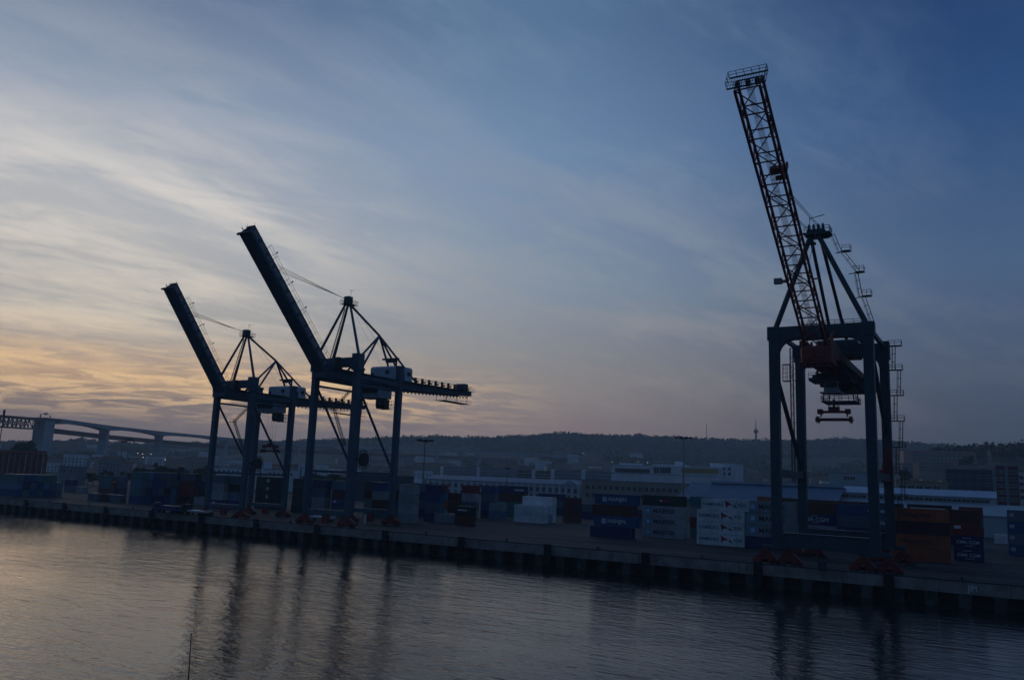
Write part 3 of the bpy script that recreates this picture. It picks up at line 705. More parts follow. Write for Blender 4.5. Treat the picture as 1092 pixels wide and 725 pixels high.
    for u_ in (-2.2, -0.8, 0.8, 2.2): m.tube((u_ - 0.2, -5.0, 39.2), (u_ + 0.2, -5.0, 39.2), 0.75, 14); m.tube((u_ - 0.15, -4.6, 43.0), (u_ + 0.15, -4.6, 43.0), 0.6, 12)
    m.rail([(-2.9, -6.2, 38.7), (2.9, -6.2, 38.7)], 1.1, 0.05, 1.0); m.box(-2.9, 2.9, -6.3, -3.8, 38.5, 38.62); m.beam((-2.6, -4.6, 43.2), (-2.6, -0.8, 46.0), 0.5, 0.7); m.beam((2.6, -4.6, 43.2), (2.6, -0.8, 46.0), 0.5, 0.7); m.build('hinge_box', BOOMR, G)
    m = MB()
    for v in np.arange(2, 56, 2.4):
        m.tube((3.2, v, 40.2), (3.2, v + 1.2, 38.5), 0.10, 5); m.tube((3.2, v + 1.2, 38.5), (3.2, v + 2.4, 40.2), 0.10, 5); m.box(3.0, 3.5, v - 0.3, v + 0.3, 39.8, 40.5)
    m.rail([(3.9, 0, 40.4), (3.9, 58, 40.4)], 1.1, 0.05, 2.4); m.box(3.0, 3.9, 0, 58, 40.3, 40.4)
    m.build('festoon', DARK, gr)
    m = MB(); m.bevbox(-4.4, 4.4, 19.5, 27.0, 44.3, 48.0, 0.4); mh = m.build('machinery_house', STEELB, G)
    # trolley with cab, further platform, spreader
    m = MB(); m.box(-4.2, 4.2, 9.5, 16.5, 37.7, 38.3); m.box(-3.6, 3.6, 10.5, 15.5, 38.3, 39.0)
    for s in (-1, 1):
        for v in (10.2, 15.8): m.tube((s * 2.5 - 0.2, v, 39.5), (s * 2.5 + 0.2, v, 39.5), 0.4, 10); m.beam((s * 2.5, v, 38.3), (s * 2.5, v, 39.5), 0.5, 0.5)
    tr = m.build('trolley', STEELB, G)
    m = MB(); m.rail([(-4.2, 9.5, 38.3), (4.2, 9.5, 38.3), (4.2, 16.5, 38.3)], 1.1, 0.05, 1.2)
    m.build('handrail', DARK, tr)
    for u in (-2, 0, 2): m = MB(); m.box(u - 0.6, u + 0.6, 10.0, 11.4, 38.3, 39.3); m.build('hoist_drum', DARK, tr)
    m = MB(); m.prismx([(11.6, 35.4), (11.0, 36.2), (11.0, 37.7), (14.4, 37.7), (14.4, 35.4)], -1.4, 1.4); m.box(-2.2, 2.2, 10.6, 15.0, 35.2, 35.4); cb = m.build('operator_cab', HOUSE, tr)
    m = MB(); m.box(-1.2, 1.2, 10.92, 11.0, 36.3, 37.5); m.box(1.4, 1.46, 11.4, 14.0, 36.0, 37.4); m.box(-1.46, -1.4, 11.4, 14.0, 36.0, 37.4); m.build('cab_window', GLASS, cb)
    m = MB(); m.box(-3.6, 3.6, 20.0, 28.0, 34.2, 34.4); m.rail([(-3.6, 20, 34.4), (3.6, 20, 34.4), (3.6, 28, 34.4)], 1.1, 0.06, 1.2); m.rail([(-3.6, 20, 34.4), (-3.6, 28, 34.4)], 1.1, 0.06, 1.2)
    for s in (-1, 1):
        for v in (20.5, 27.5): m.tube((s * 3.2, v, 34.3), (s * 2.6, v, 40.3), 0.14, 6)
    m.box(-2.0, 1.4, 21, 25, 36.2, 38.6); m.box(0.5, 3.0, 23, 27, 37.0, 39.2); m.box(-1.4, 1.4, 17.2, 19.6, 37.6, 39.6)
    m.build('service_platform', DARK, G)
    for (u0, u1, v0, v1, z0, z1) in ((-3.4, -1.6, 17.6, 20.2, 37.4, 40.0), (0.8, 3.6, 19.0, 22.5, 38.6, 40.6), (-2.6, 2.8, 28.5, 31.5, 37.2, 39.6), (1.2, 4.2, 30.0, 35.0, 38.2, 40.8), (-1.2, 3.6, 36.0, 39.5, 37.8, 40.2)):
        m = MB(); m.bevbox(u0, u1, v0, v1, z0, z1, 0.15); m.tube((u0 + 0.3, v0 - 0.4, (z0 + z1) / 2), (u1 - 0.3, v0 - 0.4, (z0 + z1) / 2), 0.45, 10); m.build('hoist_machinery', DARK, G)
    m = MB(); m.box(3.0, 4.4, 3, 40, 38.0, 38.12); m.rail([(4.4, 3, 38.1), (4.4, 40, 38.1)], 1.1, 0.06, 1.8)
    for v in np.arange(4, 40, 4.5): m.beam((3.2, v, 38.0), (2.6, v, 40.4), 0.16, 0.16); m.beam((4.3, v, 38.0), (3.0, v, 41.6), 0.12, 0.12)
    m.build('side_walkway', DARK, G)
    spreader(G, 0.2, 13.0, 29.4, 38.0, 6.6)
    # mast frame
    A = Vector((-0.4, -1.2, 67.0))
    for s in (-1, 1):
        m = MB(); m.tube((s * (su - 0.3), 0, 47.6), A + Vector((s * 0.6, 0, -0.4)), 0.55, 12, 0.5); m.build('mast_leg', STEELB, G)
        m = MB(); m.tube((s * 1.6, g, 47.6), A + Vector((s * 0.9, 0.6, -0.4)), 0.36, 10); m.build('back_stay', STEELB, G)
    m = MB()
    for u in (-1.3, -0.4, 0.5, 1.4): m.tube((u - 0.14, -1.6, 67.6), (u + 0.14, -1.6, 67.6), 0.95, 16)
    m.bevbox(-1.8, 1.8, -2.2, 0.6, 66.2, 67.3, 0.12); hd = m.build('mast_head', STEELB, G)
    m = MB(); m.prism([(-2.6, 66.7), (-2.0, 66.1), (2.0, 66.1), (2.7, 66.6), (2.7, 66.75), (-2.6, 66.85)], -1.9, 1.4); m.rail([(-2.3, -1.9, 66.8), (2.6, -1.9, 66.8), (2.6, 1.4, 66.8)], 1.2, 0.06, 0.9)
    m.tube((-1.3, -1, 67.5), (-1.3, -1, 70.3), 0.07, 5); m.tube((-1.4, -1, 70.0), (1.6, -1, 70.5), 0.09, 5); m.build('head_platform', DARK, hd)
    m = MB(); q = H0 + d * (L * 0.62) + nrm * 1.4
    for u in (-1.7, -1.3, 1.3, 1.7): m.tube(A + Vector((u * 0.8, -0.6, 0.6)), q + Vector((u, 0, 0)), 0.06, 5)
    m.tube(A + Vector((0.6, -0.6, 0.2)), H0 + d * (L * 0.33) + nrm * 1.4 + Vector((1.6, 0, 0)), 0.05, 5)
    m.build('forestay_ropes', CABLE, G)
    m = MB()
    for u in (-0.6, 0.7): m.tube(A + Vector((u, 0.8, 0)), (u * 2, 22, 48.0), 0.035, 4)
    m.build('luffing_ropes', CABLE, G)
    # ladders and landings up the right mast leg
    m = MB(); ln = [(9.6, 0.6, 47.8), (8.6, 0.6, 53.2), (7.4, 0.6, 58.2), (5.0, 0.6, 62.8), (3.2, 0.6, 66.6)]
    for k, (a_, b_) in enumerate(zip(ln[:-1], ln[1:])): ladder(m, (a_[0] - (0.5 if k % 2 else -0.5), a_[1], a_[2]), b_, 0.6, (0, 1, 0))
    for p in ln[1:-1]:
        m.box(p[0] - 0.4, p[0] + 1.2, -0.3, 1.3, p[2] - 0.1, p[2]); m.rail([(p[0] - 0.4, -0.3, p[2]), (p[0] + 1.2, -0.3, p[2]), (p[0] + 1.2, 1.3, p[2])], 1.1, 0.045, 0.8); m.beam((p[0], 0.3, p[2] - 0.1), (p[0] - 1.6, 0, p[2] - 0.4), 0.15, 0.15)
    m.build('mast_ladder', DARK, G)
    # ladder tower outside the right landward leg
    m = MB(); z = 8.0; k = 0
    while z < 46:
        z1 = min(z + 5.6, 47.0); uu = su + 2.1 + (0.9 if k % 2 else 0)
        ladder(m, (uu, g, z), (uu + 0.25, g, z1), 0.6, (0, 1, 0))
        m.box(su + 0.95, su + 3.6, g - 0.8, g + 0.8, z1 - 0.1, z1); m.rail([(su + 1, g - 0.8, z1), (su + 3.6, g - 0.8, z1), (su + 3.6, g + 0.8, z1)], 1.1, 0.05, 0.9)
        z = z1; k += 1
    m.build('leg_ladder', DARK, G)
    # elevator mast and cage at the left landward leg
    m = MB(); lattice(m, (-su - 1.9, g, 16.5), (-su - 1.9, g, 47.5), 0.65, 0.65, Vector((0, 1, 0)), 28, 0.06, 0.035)
    for z in (22, 30, 38): m.beam((-su - 1.6, g, z), (-su - 0.8, g, z), 0.12, 0.12)
    m.build('elevator_mast', DARK, G)
    m = MB(); m.box(-su - 3.9, -su - 2.3, g - 0.7, g + 0.7, 39.6, 39.75); m.box(-su - 3.9, -su - 2.3, g - 0.7, g + 0.7, 43.6, 43.7)
    for x in (-3.9, -3.1, -2.3):
        for y in (-0.7, 0.7): m.tube((-su + x, g + y, 39.7), (-su + x, g + y, 43.6), 0.06, 4)
    for z in (40.6, 41.6, 42.6): m.beam((-su - 3.9, g - 0.7, z), (-su - 2.3, g - 0.7, z), 0.06, 0.06)
    m.box(-su - 1.5, -su + 0.2, g - 1.6, g - 1.0, 39.6, 39.7); m.rail([(-su - 1.5, g - 1.6, 39.7), (-su + 0.2, g - 1.6, 39.7)], 2.6, 0.05, 0.6); m.build('elevator_cage', DARK, G)
    m = MB(); m.prism([(su - 1.2, 17.0), (su - 0.95, 21.0), (su - 0.2, 24.6), (su + 0.7, 24.6), (su + 1.0, 20.5), (su + 0.7, 16.8)], g - 1.55, g - 1.0); m.tube((su - 1.6, g - 1.3, 18.6), (su - 0.6, g - 1.3, 18.6), 1.2, 18); m.build('cable_reel', REDP, G)
    return G
lattice_crane((-29.7, 3, QZ), 'tall teal quay crane on four thick legs with a dark red lattice boom')
# ------------------------------------------------------------------ containers
CC = dict(navy=(0.018, 0.035, 0.13), blue=(0.02, 0.085, 0.24), lblue=(0.10, 0.22, 0.34), grey=(0.30, 0.34, 0.36), lgrey=(0.40, 0.43, 0.44), slate=(0.11, 0.15, 0.20), white=(0.80, 0.81, 0.82),
          brown=(0.13, 0.035, 0.025), red=(0.26, 0.03, 0.025), orange=(0.42, 0.10, 0.03), maroon=(0.075, 0.018, 0.024), green=(0.015, 0.075, 0.05), dgreen=(0.012, 0.04, 0.035), teal=(0.06, 0.19, 0.20), black=(0.02, 0.022, 0.025))
CN = dict(navy='navy blue', blue='blue', lblue='pale blue', grey='grey', lgrey='pale grey', slate='slate grey', white='white', brown='red-brown', red='red', orange='orange', maroon='dark maroon', green='green', dgreen='dark green', teal='teal', black='black')
CH = 2.9
_cm = {}
def cont_mesh(L, c):
    if (L, c) in _cm: return _cm[(L, c)]
    W_ = 2.44; m = MB(); hx, hy = L / 2, W_ / 2
    for sx in (-1, 1):
        for sy in (-1, 1): m.box(sx * hx - (0.16 if sx > 0 else 0), sx * hx + (0.16 if sx < 0 else 0), sy * hy - (0.14 if sy > 0 else 0), sy * hy + (0.14 if sy < 0 else 0), 0, CH - 0.02)
    for sy in (-1, 1):
        y0, y1 = sorted((sy * hy, sy * (hy - 0.1)))
        m.box(-hx + 0.16, hx - 0.16, y0, y1, 0.02, 0.18); m.box(-hx + 0.16, hx - 0.16, y0, y1, CH - 0.14, CH - 0.03)
        n = int(L / 0.28); st = (L - 0.32) / n; o = len(m.v)
        for i in range(n):
            x = -hx + 0.16 + i * st
            for (q, dep) in ((0, 0.02), (0.36, 0.02), (0.5, 0.055), (0.86, 0.055)):
                for z in (0.18, CH - 0.14): m.v.append((x + q * st, sy * (hy - dep), z))
        k = (len(m.v) - o) // 2
        for i in range(k - 1): a = o + 2 * i; m.f.append((a, a + 2, a + 3, a + 1)); m.mi.append(0)
    m.box(-hx + 0.05, hx - 0.05, -hy + 0.06, hy - 0.06, CH - 0.09, CH - 0.045)
    m.box(-hx + 0.06, hx - 0.06, -hy + 0.12, hy - 0.12, 0.1, 0.16); m.box(-hx + 0.05, -hx + 0.09, -hy + 0.14, hy - 0.14, 0.12, CH - 0.1)
    mat = paint('container_' + CN[c].replace(' ', '_').replace('-', '_'), CC[c], 0.5, 0.2, scale=0.35, streak=0.35)
    me = m.mesh('container', mat)
    d = MB()
    for s in (-1, 1): y0, y1 = sorted((s * 0.02, s * 1.07)); d.box(hx - 0.07, hx - 0.03, y0, y1, 0.16, CH - 0.12)
    for y in (-0.85, -0.3, 0.3, 0.85): d.tube((hx + 0.0, y, 0.12), (hx + 0.0, y, CH - 0.1), 0.03, 5)
    for y in (-0.57, 0.57): d.box(hx - 0.03, hx + 0.02, y - 0.12, y + 0.12, 1.1, 1.2)
    dm = d.mesh('door', mat)
    _cm[(L, c)] = (me, dm)
    return _cm[(L, c)]
def flat(m, pts, y): m.add([(x, y, z) for x, z in pts], [tuple(range(len(pts)))])
_lg = {}
def logo_parts(kind, L):
    """list of (mesh, x, z) on the water-facing side"""
    if (kind, L) in _lg: return _lg[(kind, L)]
    out = []
    def T(body, size, mat, x, z, al='LEFT'): out.append((text_mesh(body, size, mat, al), x, z))
    def S(fn, mat, name='emblem'):
        m = MB(); fn(m); out.append((m.mesh(name, mat), 0, 0))
    h = L / 2
    if kind == 'hanjin':
        T('HANJIN', 1.55, TEXTW, -h + 4.0, 1.45)
        S(lambda m: (m.box(-h + 2.3, -h + 3.5, -0.02, 0.02, 0.85, 2.05)), TEXTW)
        T('H', 1.1, paint('container_blue', CC['blue'], 0.5, 0.2, scale=0.35, streak=0.35), -h + 2.48, 1.45)
    elif kind == 'maersk':
        S(lambda m: m.box(-h + 0.9, -h + 2.7, -0.015, 0.015, 0.55, 2.35), paint('sky_blue_mark', (0.10, 0.42, 0.62), 0.5, 0.1))
        def star(m):
            P = []
            for k in range(14):
                a = math.pi / 2 + k * math.pi / 7; r = 0.75 if k % 2 == 0 else 0.34; P.append((-h + 1.8 + r * math.cos(a), 1.45 + r * math.sin(a)))
            flat(m, P, -0.03)
        S(star, TEXTW); T('MAERSK', 1.75, TEXTD, -h + 3.3, 1.42)
    elif kind == 'hsud':
        T('HAMBURG', 1.12, TEXTS, -h + 0.5, 1.5); T('SÜD', 1.12, TEXTS, h - 2.7, 1.5)
        S(lambda m: flat(m, [(0.1, 2.55), (2.1, 1.55), (0.75, 1.35), (0.35, 0.65)], -0.02), TEXTR)
        S(lambda m: flat(m, [(2.0, 1.35), (3.2, 0.7), (2.6, 1.6)], -0.02), TEXTD)
    elif kind == 'cma':
        T('CMA CGM', 1.0 if L < 8 else 1.5, TEXTW, 0, 1.4, 'CENTER')
        def arcs(m):
            for z, s in ((2.2, 1), (0.7, -1)):
                for k in range(6):
                    x0 = -0.2 * s + (-0.9 + k * 0.3); x1 = x0 + 0.3; f = lambda x: z + s * 0.14 * math.sin((x + 1.1) / 2.2 * math.pi)
                    flat(m, [(x0, f(x0)), (x1, f(x1)), (x1, f(x1) + 0.1), (x0, f(x0) + 0.1)], -0.02)
        S(arcs, TEXTW)
    elif kind == 'tex': T('TEX', 2.1, TEXTD, 0.6, 1.42, 'CENTER')
    elif kind == 'hapag': T('Hapag-Lloyd', 1.25, TEXTD, -0.6, 1.5, 'CENTER')
    elif kind == 'small':
        S(lambda m: (m.box(-0.9, -0.2, -0.02, 0.02, 1.2, 1.7)), TEXTW); S(lambda m: m.box(0.0, 1.9, -0.02, 0.02, 1.0, 1.9), TEXTR)
    elif kind == 'bars':
        def bars(m):
            random.seed(3); x = h - 4.6
            while x < h - 0.8: q = random.uniform(0.25, 0.5); m.box(x, x + q, -0.02, 0.02, 1.1, 1.1 + random.uniform(0.6, 1.0)); x += q + 0.16
        S(bars, TEXTW, 'lettering')
    elif kind == 'disc':
        def disc(m): flat(m, [(0.9 * math.cos(t) , 1.5 + 0.75 * math.sin(t)) for t in np.linspace(0, 2 * math.pi, 19)[:-1]], -0.02)
        S(disc, paint('pale_mark', (0.4, 0.45, 0.45), 0.6, 0.1))
    elif kind == 'stripe': S(lambda m: m.box(-h + 0.8, h - 1.8, -0.02, 0.02, 1.5, 1.9), TEXTW)
    elif kind == 'emblem': S(lambda m: m.box(-h + 0.5, -h + 1.6, -0.02, 0.02, 1.2, 2.1), paint('pale_mark', (0.4, 0.45, 0.45), 0.6, 0.1))
    elif kind == 'logo': S(lambda m: (m.box(-h + 0.6, -h + 2.0, -0.02, 0.02, 1.5, 2.2)), TEXTW)
    _lg[(kind, L)] = out
    return out
LOGOTXT = dict(hanjin='white lettering', maersk='a star square', hsud='a red pennant', cma='white lettering', tex='big dark letters', hapag='dark lettering', small='a small red mark',
               bars='white lettering', disc='a pale disc', stripe='a long white stripe', emblem='a pale square', logo='a white mark')
TIER = ['bottom', 'second lowest', 'third lowest', 'fourth lowest', 'topmost fifth', 'topmost sixth']
NCONT = [0]
def container(x, y, z, L, c, logo, where, tier, n, rz=0.0, group='stacked shipping containers'):
    me, dm = cont_mesh(L, c)
    o = link('shipping_container', me, None, (x, y, z)); o.rotation_euler = (0, 0, rz)
    tn = 'top' if (tier == n - 1 and n > 1) else (TIER[tier] if n > 1 else 'single')
    tag(o, f"{CN[c]} container" + (f" with {LOGOTXT[logo]}" if logo else '') + f", {tn} {'of' if n > 1 else 'one,'} {where}", 'container', group)
    link('door', dm, o)
    if logo:
        for (mm, lx, lz) in logo_parts(logo, L):
            link('lettering' if mm.name.startswith('lettering') else 'emblem', mm, o, (lx, -1.22 + (-0.012 if mm.name.startswith('lettering') else 0.0), lz))
    NCONT[0] += 1
    return o
def stack(px, py, L, tiers, where, dxs=None, yoff=0.0):
    """px,py: front left bottom corner on the yard; tiers from the bottom up as 'colour' or 'colour:logo'"""
    p = atZ(px, py, QZ); L_ = 12.19 if L == 40 else 6.06
    x0, y0 = p.x, p.y + yoff
    for i, t in enumerate(tiers):
        c, _, lg = t.partition(':'); dx = dxs[i] if dxs else random.uniform(-0.06, 0.06)
        container(x0 + L_ / 2 + dx, y0 + 1.22, QZ + 0.012 + i * CH, L_, c, lg or None, where, i, len(tiers))
    return x0, y0
def ends(px, py, cols, where, L=12.19):
    """a block of stacks seen end-on"""
    p = atZ(px, py, QZ)
    for k, tiers in enumerate(cols):
        for i, c in enumerate(tiers):
            o = container(p.x + 1.3 + k * 2.58, p.y + L / 2 + random.uniform(-.1, .1), QZ + 0.012 + i * CH, L, c, None, f'{["first","second","third","fourth","fifth","sixth","seventh","eighth","ninth","tenth"][k]} column of {where}', i, len(tiers), -math.pi / 2)
W1 = 'the blue and red-brown stack'
stack(629, 571.5, 40, ['navy', 'blue:hanjin', 'brown', 'blue:hanjin'], W1, [0, 1.1, 0.6, 1.3])
stack(684.5, 571.8, 40, ['lgrey:maersk', 'lgrey:maersk', 'lgrey:maersk', 'dgreen:small'], 'the star square stack')
stack(731, 574, 20, ['teal', 'brown', 'grey', 'teal'], 'the narrow stack left of the white one', yoff=4)
stack(743, 579.7, 40, ['white:hsud'] * 4, 'the white four-high stack', [0, 0, 0.05, 1.2])
stack(744, 573, 40, ['brown', 'slate', 'grey', 'orange'], 'the orange topped stack behind the white one', yoff=68)
stack(795, 583.6, 40, ['navy:bars', 'grey:maersk', 'grey:maersk', 'grey:maersk'], 'the stack touching the white one')
stack(800, 575, 40, ['grey', 'slate', 'navy', 'black'], 'the dark stack behind the left lattice crane leg', yoff=40)
stack(829.5, 578.5, 20, ['lgrey', 'lgrey', 'slate'], "the pale stack between the lattice crane's left legs", yoff=14)
stack(838, 583.5, 40, ['black', 'lgrey:tex', 'navy:cma', 'brown'], "the lattice crane's left stack", yoff=6)
stack(846, 579, 40, ['navy', 'slate', 'brown', 'brown'], "the red-brown stack behind the lattice crane's sill", yoff=40)
stack(888.5, 587.5, 40, ['black', 'navy:logo', 'slate:bars', 'blue:bars'], "the lattice crane's blue stack", yoff=6)
stack(895, 583, 40, ['slate', 'brown', 'grey', 'maroon'], 'the maroon stack deeper inside the lattice crane', yoff=40)
stack(949.5, 595.8, 40, ['orange', 'orange:hapag', 'maroon', 'orange:hapag'], 'the orange stack')
stack(944, 590, 40, ['navy', 'slate', 'brown', 'black:stripe'], 'the stack behind the orange one', yoff=60)
stack(1017.5, 597.5, 20, ['navy:cma', 'navy:cma', 'red:logo', 'brown'], 'the stack beside the orange one', [0, 0, -0.3, -0.3])
stack(1019, 590, 20, ['grey', 'brown', 'slate', 'red'], 'the stack behind the short one', yoff=30)
stack(1076, 592, 40, ['blue:emblem', 'slate:emblem', 'blue:emblem', 'slate:emblem'], 'the stack at the right edge')
stack(1060, 583, 20, ['white'], 'in the gap near the right edge', yoff=22)
# middle of the yard
stack(423.5, 557.0, 20, ['grey', 'lgrey', 'grey', 'lgrey'], 'the pale stack right of the nearer solid crane')
stack(444, 556.0, 20, ['navy', 'slate', 'blue', 'navy'], 'the dark stack touching the pale one', yoff=4)
stack(454, 551, 20, ['grey', 'orange', 'lblue', 'orange'], 'the orange and pale blue stack', yoff=2)
stack(463, 556.5, 40, ['grey'], 'lying left of the low brown pair')
stack(472, 551, 20, ['brown', 'brown', 'maroon'], 'the stack behind the lone grey container')
stack(484.5, 559.8, 20, ['brown', 'black:stripe'], 'the low pair standing forward')
stack(491, 552, 20, ['grey', 'slate', 'lgrey', 'red'], 'the stack behind the low forward pair')
stack(512, 552, 20, ['navy', 'blue', 'slate', 'blue'], 'the blue stack right of the low forward pair')
stack(521, 553, 20, ['lblue', 'grey'], 'the low pair left of the white block')
stack(524, 550, 40, ['teal', 'teal', 'brown', 'navy:bars'], 'the navy topped stack', yoff=4)
for r_ in range(3):
    stack(548, 556.0, 40, ['white', 'white'] if r_ == 0 else (['lgrey', 'white'] if r_ == 1 else ['white', 'white', 'white']), ['the front row of the white block', 'the middle row of the white block', 'the rear row of the white block'][r_], yoff=r_ * 2.65)
stack(597.5, 556.5, 20, ['brown', 'maroon', 'maroon'], 'the maroon stack right of the white block', yoff=2)
stack(613, 553, 20, ['navy', 'slate'], 'the low dark pair beside the maroon stack', yoff=4)
stack(614, 549, 40, ['grey'], 'lying behind the low dark pair', yoff=20)
# behind the nearer solid boom crane
stack(395.5, 551.0, 20, ['teal', 'brown', 'grey', 'blue'], "the blue stack between the nearer solid crane's right legs")
stack(379, 550, 20, ['slate', 'grey', 'brown', 'green'], 'the green topped stack inside the nearer solid crane', yoff=4)
stack(388, 548, 20, ['grey', 'maroon', 'slate'], 'the low stack inside the nearer solid crane', yoff=8)
stack(331, 548.0, 20, ['grey', 'grey', 'slate', 'navy'], 'the navy topped stack left inside the nearer solid crane')
stack(345.5, 549, 20, ['teal', 'slate', 'teal', 'grey'], 'the teal stack left inside the nearer solid crane', yoff=3)
stack(352.5, 550, 20, ['teal', 'blue:logo', 'brown', 'lblue'], 'the pale blue topped stack')
stack(310, 546.0, 20, ['black', 'dgreen', 'black', 'dgreen'], 'the nearly black stack between the solid cranes')
# behind the far solid boom crane
stack(271, 541.5, 40, ['dgreen:disc', 'dgreen:disc', 'dgreen:disc', 'dgreen:disc'], 'the dark green stack')
stack(224.5, 541.0, 20, ['navy:logo', 'lgrey', 'grey', 'slate'], "the far crane's left stack")
stack(237, 541.5, 20, ['blue', 'lblue', 'black', 'slate'], 'the striped stack inside the far crane')
PAL = ['blue', 'slate', 'teal', 'navy', 'blue', 'lblue']
ROWN = ['front row', 'second row', 'third row', 'fourth row', 'fifth row', 'sixth row', 'seventh row']
random.seed(5)
for r_ in range(7):
    stack(136.5, 536.5, 20, [random.choice(PAL if k != 1 or r_ != 4 else ['maroon']) for k in range(4)], 'the ' + ROWN[r_] + ' of the blue block', yoff=r_ * 2.62)
for r_ in range(3):
    stack(184, 537, 20, [['black', 'red', 'red', 'slate'], ['slate', 'maroon', 'navy', 'black'], ['grey', 'black', 'navy', 'slate']][r_], 'the ' + ROWN[r_] + ' of the red and black block', yoff=r_ * 2.62 + 2)
for r_ in range(7):
    stack(-2, 528.5, 40, [random.choice(PAL) for k in range(3 if r_ < 6 else 2)], 'the ' + ROWN[r_] + ' of the left edge block', yoff=r_ * 2.62)

stack(93, 533.5, 20, ['slate'], 'low in the open yard, leftmost of three')
stack(108, 534.5, 20, ['maroon'], 'low in the open yard, middle of three')
stack(117, 535.5, 20, ['slate'], 'low in the open yard, rightmost of three')
stack(104, 527, 20, ['brown', 'slate', 'teal'], 'the teal topped stack deep in the open yard')
stack(112, 526.5, 20, ['slate', 'orange'], 'the orange topped pair deep in the open yard')
stack(121, 527, 20, ['navy', 'slate', 'slate'], 'the slate topped stack deep in the open yard')
stack(68, 524, 20, ['slate', 'navy'], 'the navy topped pair below the small house')
stack(80, 525, 20, ['grey'], 'below the small house')
stack(206, 538, 20, ['lgrey'], 'beside the red and black block')
stack(209, 533, 40, ['slate', 'navy', 'slate'], 'the dark stack behind the far crane\'s left leg')
stack(250, 541, 40, ['navy', 'slate', 'lblue', 'navy'], 'the stack behind the far crane\'s middle legs', yoff=10)
stack(296, 543, 40, ['black', 'slate', 'navy', 'slate'], 'the stack behind the far crane\'s right leg', yoff=12)
stack(362, 549, 40, ['slate', 'navy', 'brown', 'slate'], 'the stack behind the nearer solid crane\'s middle legs', yoff=14)
stack(408, 551, 40, ['navy', 'slate', 'navy', 'slate'], 'the stack behind the nearer solid crane\'s right leg', yoff=14)
stack(540, 549, 40, ['navy', 'slate', 'navy'], 'the navy topped stack behind the white block', yoff=26)
stack(640, 566, 40, ['slate', 'navy', 'grey'], 'the grey topped stack behind the blue and brown stack', yoff=30)
# ------------------------------------------------------------------ buildings
BLUEROOF = paint('blue_sheet_roof', (0.050, 0.11, 0.20), 0.5, 0.12, scale=0.2)
PALEROOF = paint('pale_sheet_roof', (0.34, 0.44, 0.55), 0.5, 0.15, scale=0.2)
RENDERW = paint('white_render', (0.74, 0.76, 0.78), 0.8, 0.12, scale=0.1, streak=0.3)
PALEW = paint('pale_blue_render', (0.42, 0.49, 0.53), 0.8, 0.12, scale=0.1, streak=0.3)
BEIGE = paint('beige_render', (0.34, 0.30, 0.24), 0.85, 0.15, scale=0.1, streak=0.3)
OCHRE = paint('ochre_render', (0.42, 0.30, 0.10), 0.85, 0.1)
PINKW = paint('pink_render_and_lit_end', (0.45, 0.29, 0.25), 0.85, 0.12)  # pink house walls, also the painted light on the palace end
GREYW = paint('grey_render', (0.22, 0.24, 0.27), 0.85, 0.2, scale=0.1)
DARKB = paint('dark_blue_cladding', (0.045, 0.065, 0.10), 0.6, 0.2, scale=0.1)
BRICKD = paint('dark_red_cladding', (0.11, 0.035, 0.035), 0.7, 0.2)
TILE = paint('roof_tile', (0.16, 0.075, 0.05), 0.85, 0.3, scale=0.2)
FRAMEW = paint('window_frame', (0.5, 0.5, 0.5), 0.6, 0.1)
_win = {}
def window_mesh(w_, h_):
    key = (round(w_, 2), round(h_, 2))
    if key in _win: return _win[key]
    m = MB(); t = 0.14
    m.box(-w_ / 2 - t, w_ / 2 + t, -0.16, 0, -t, 0); m.box(-w_ / 2 - t, w_ / 2 + t, -0.10, 0, h_, h_ + t)
    m.box(-w_ / 2 - t, -w_ / 2, -0.10, 0, 0, h_); m.box(w_ / 2, w_ / 2 + t, -0.10, 0, 0, h_); m.box(-0.06, 0.06, -0.08, 0, 0, h_)
    m.cur = 1; m.box(-w_ / 2, -0.06, -0.04, 0, 0, h_); m.box(0.06, w_ / 2, -0.04, 0, 0, h_)
    _win[key] = m.mesh('window', [FRAMEW, GLASS]); return _win[key]
def ext(px0, px1, Y): 
    return atY(px0, 505, Y).x, atY(px1, 505, Y).x
def zof(px, py, Y): return atY(px, py, Y).z
def bldg(name, px0, px1, pyt, Y, depth, mat, label, roof='flat', roofmat=None, base=None, cat='building', group=None, rise=3.0, pyx=None):
    x0, x1 = ext(px0, px1, Y); zt = zof((px0 + px1) / 2 if pyx is None else pyx, pyt, Y); b = QZ + 0.012 if base is None else base
    cx = (x0 + x1) / 2; hw = (x1 - x0) / 2
    t = thing(name, (cx, Y, b), label, cat, group); h = zt - b
    m = MB(); m.box(-hw, hw, 0, depth, 0, h - (rise if roof == 'pitch' else 0)); m.build('wall', mat, t)
    m = MB()
    if roof == 'flat':
        m.box(-hw - 0.25, hw + 0.25, -0.25, depth + 0.25, h, h + 0.5)
    elif roof == 'pitch':
        e = h - rise; o = 0.6
        m.prismx([(-o, e), (depth / 2, h), (depth + o, e), (depth + o, e + 0.25), (depth / 2, h + 0.28), (-o, e + 0.25)][::-1], -hw - o, hw + o)
        for s in (-1, 1): m.prismx([(0.05, e), (depth - 0.05, e), (depth / 2, h - 0.05)], s * hw - 0.02 if s > 0 else -hw, s * hw if s > 0 else -hw + 0.02)
    m.build('roof', roofmat or mat, t)
    return t, hw, h
def windows(t, xs, zs, w_, h_, y=0.0):
    for z in zs:
        for x in xs: link('window', window_mesh(w_, h_), t, (x, y - 0.003, z))
def wpx(t, pxs, Y): return [atY(p, 505, Y).x - t.location.x for p in pxs]

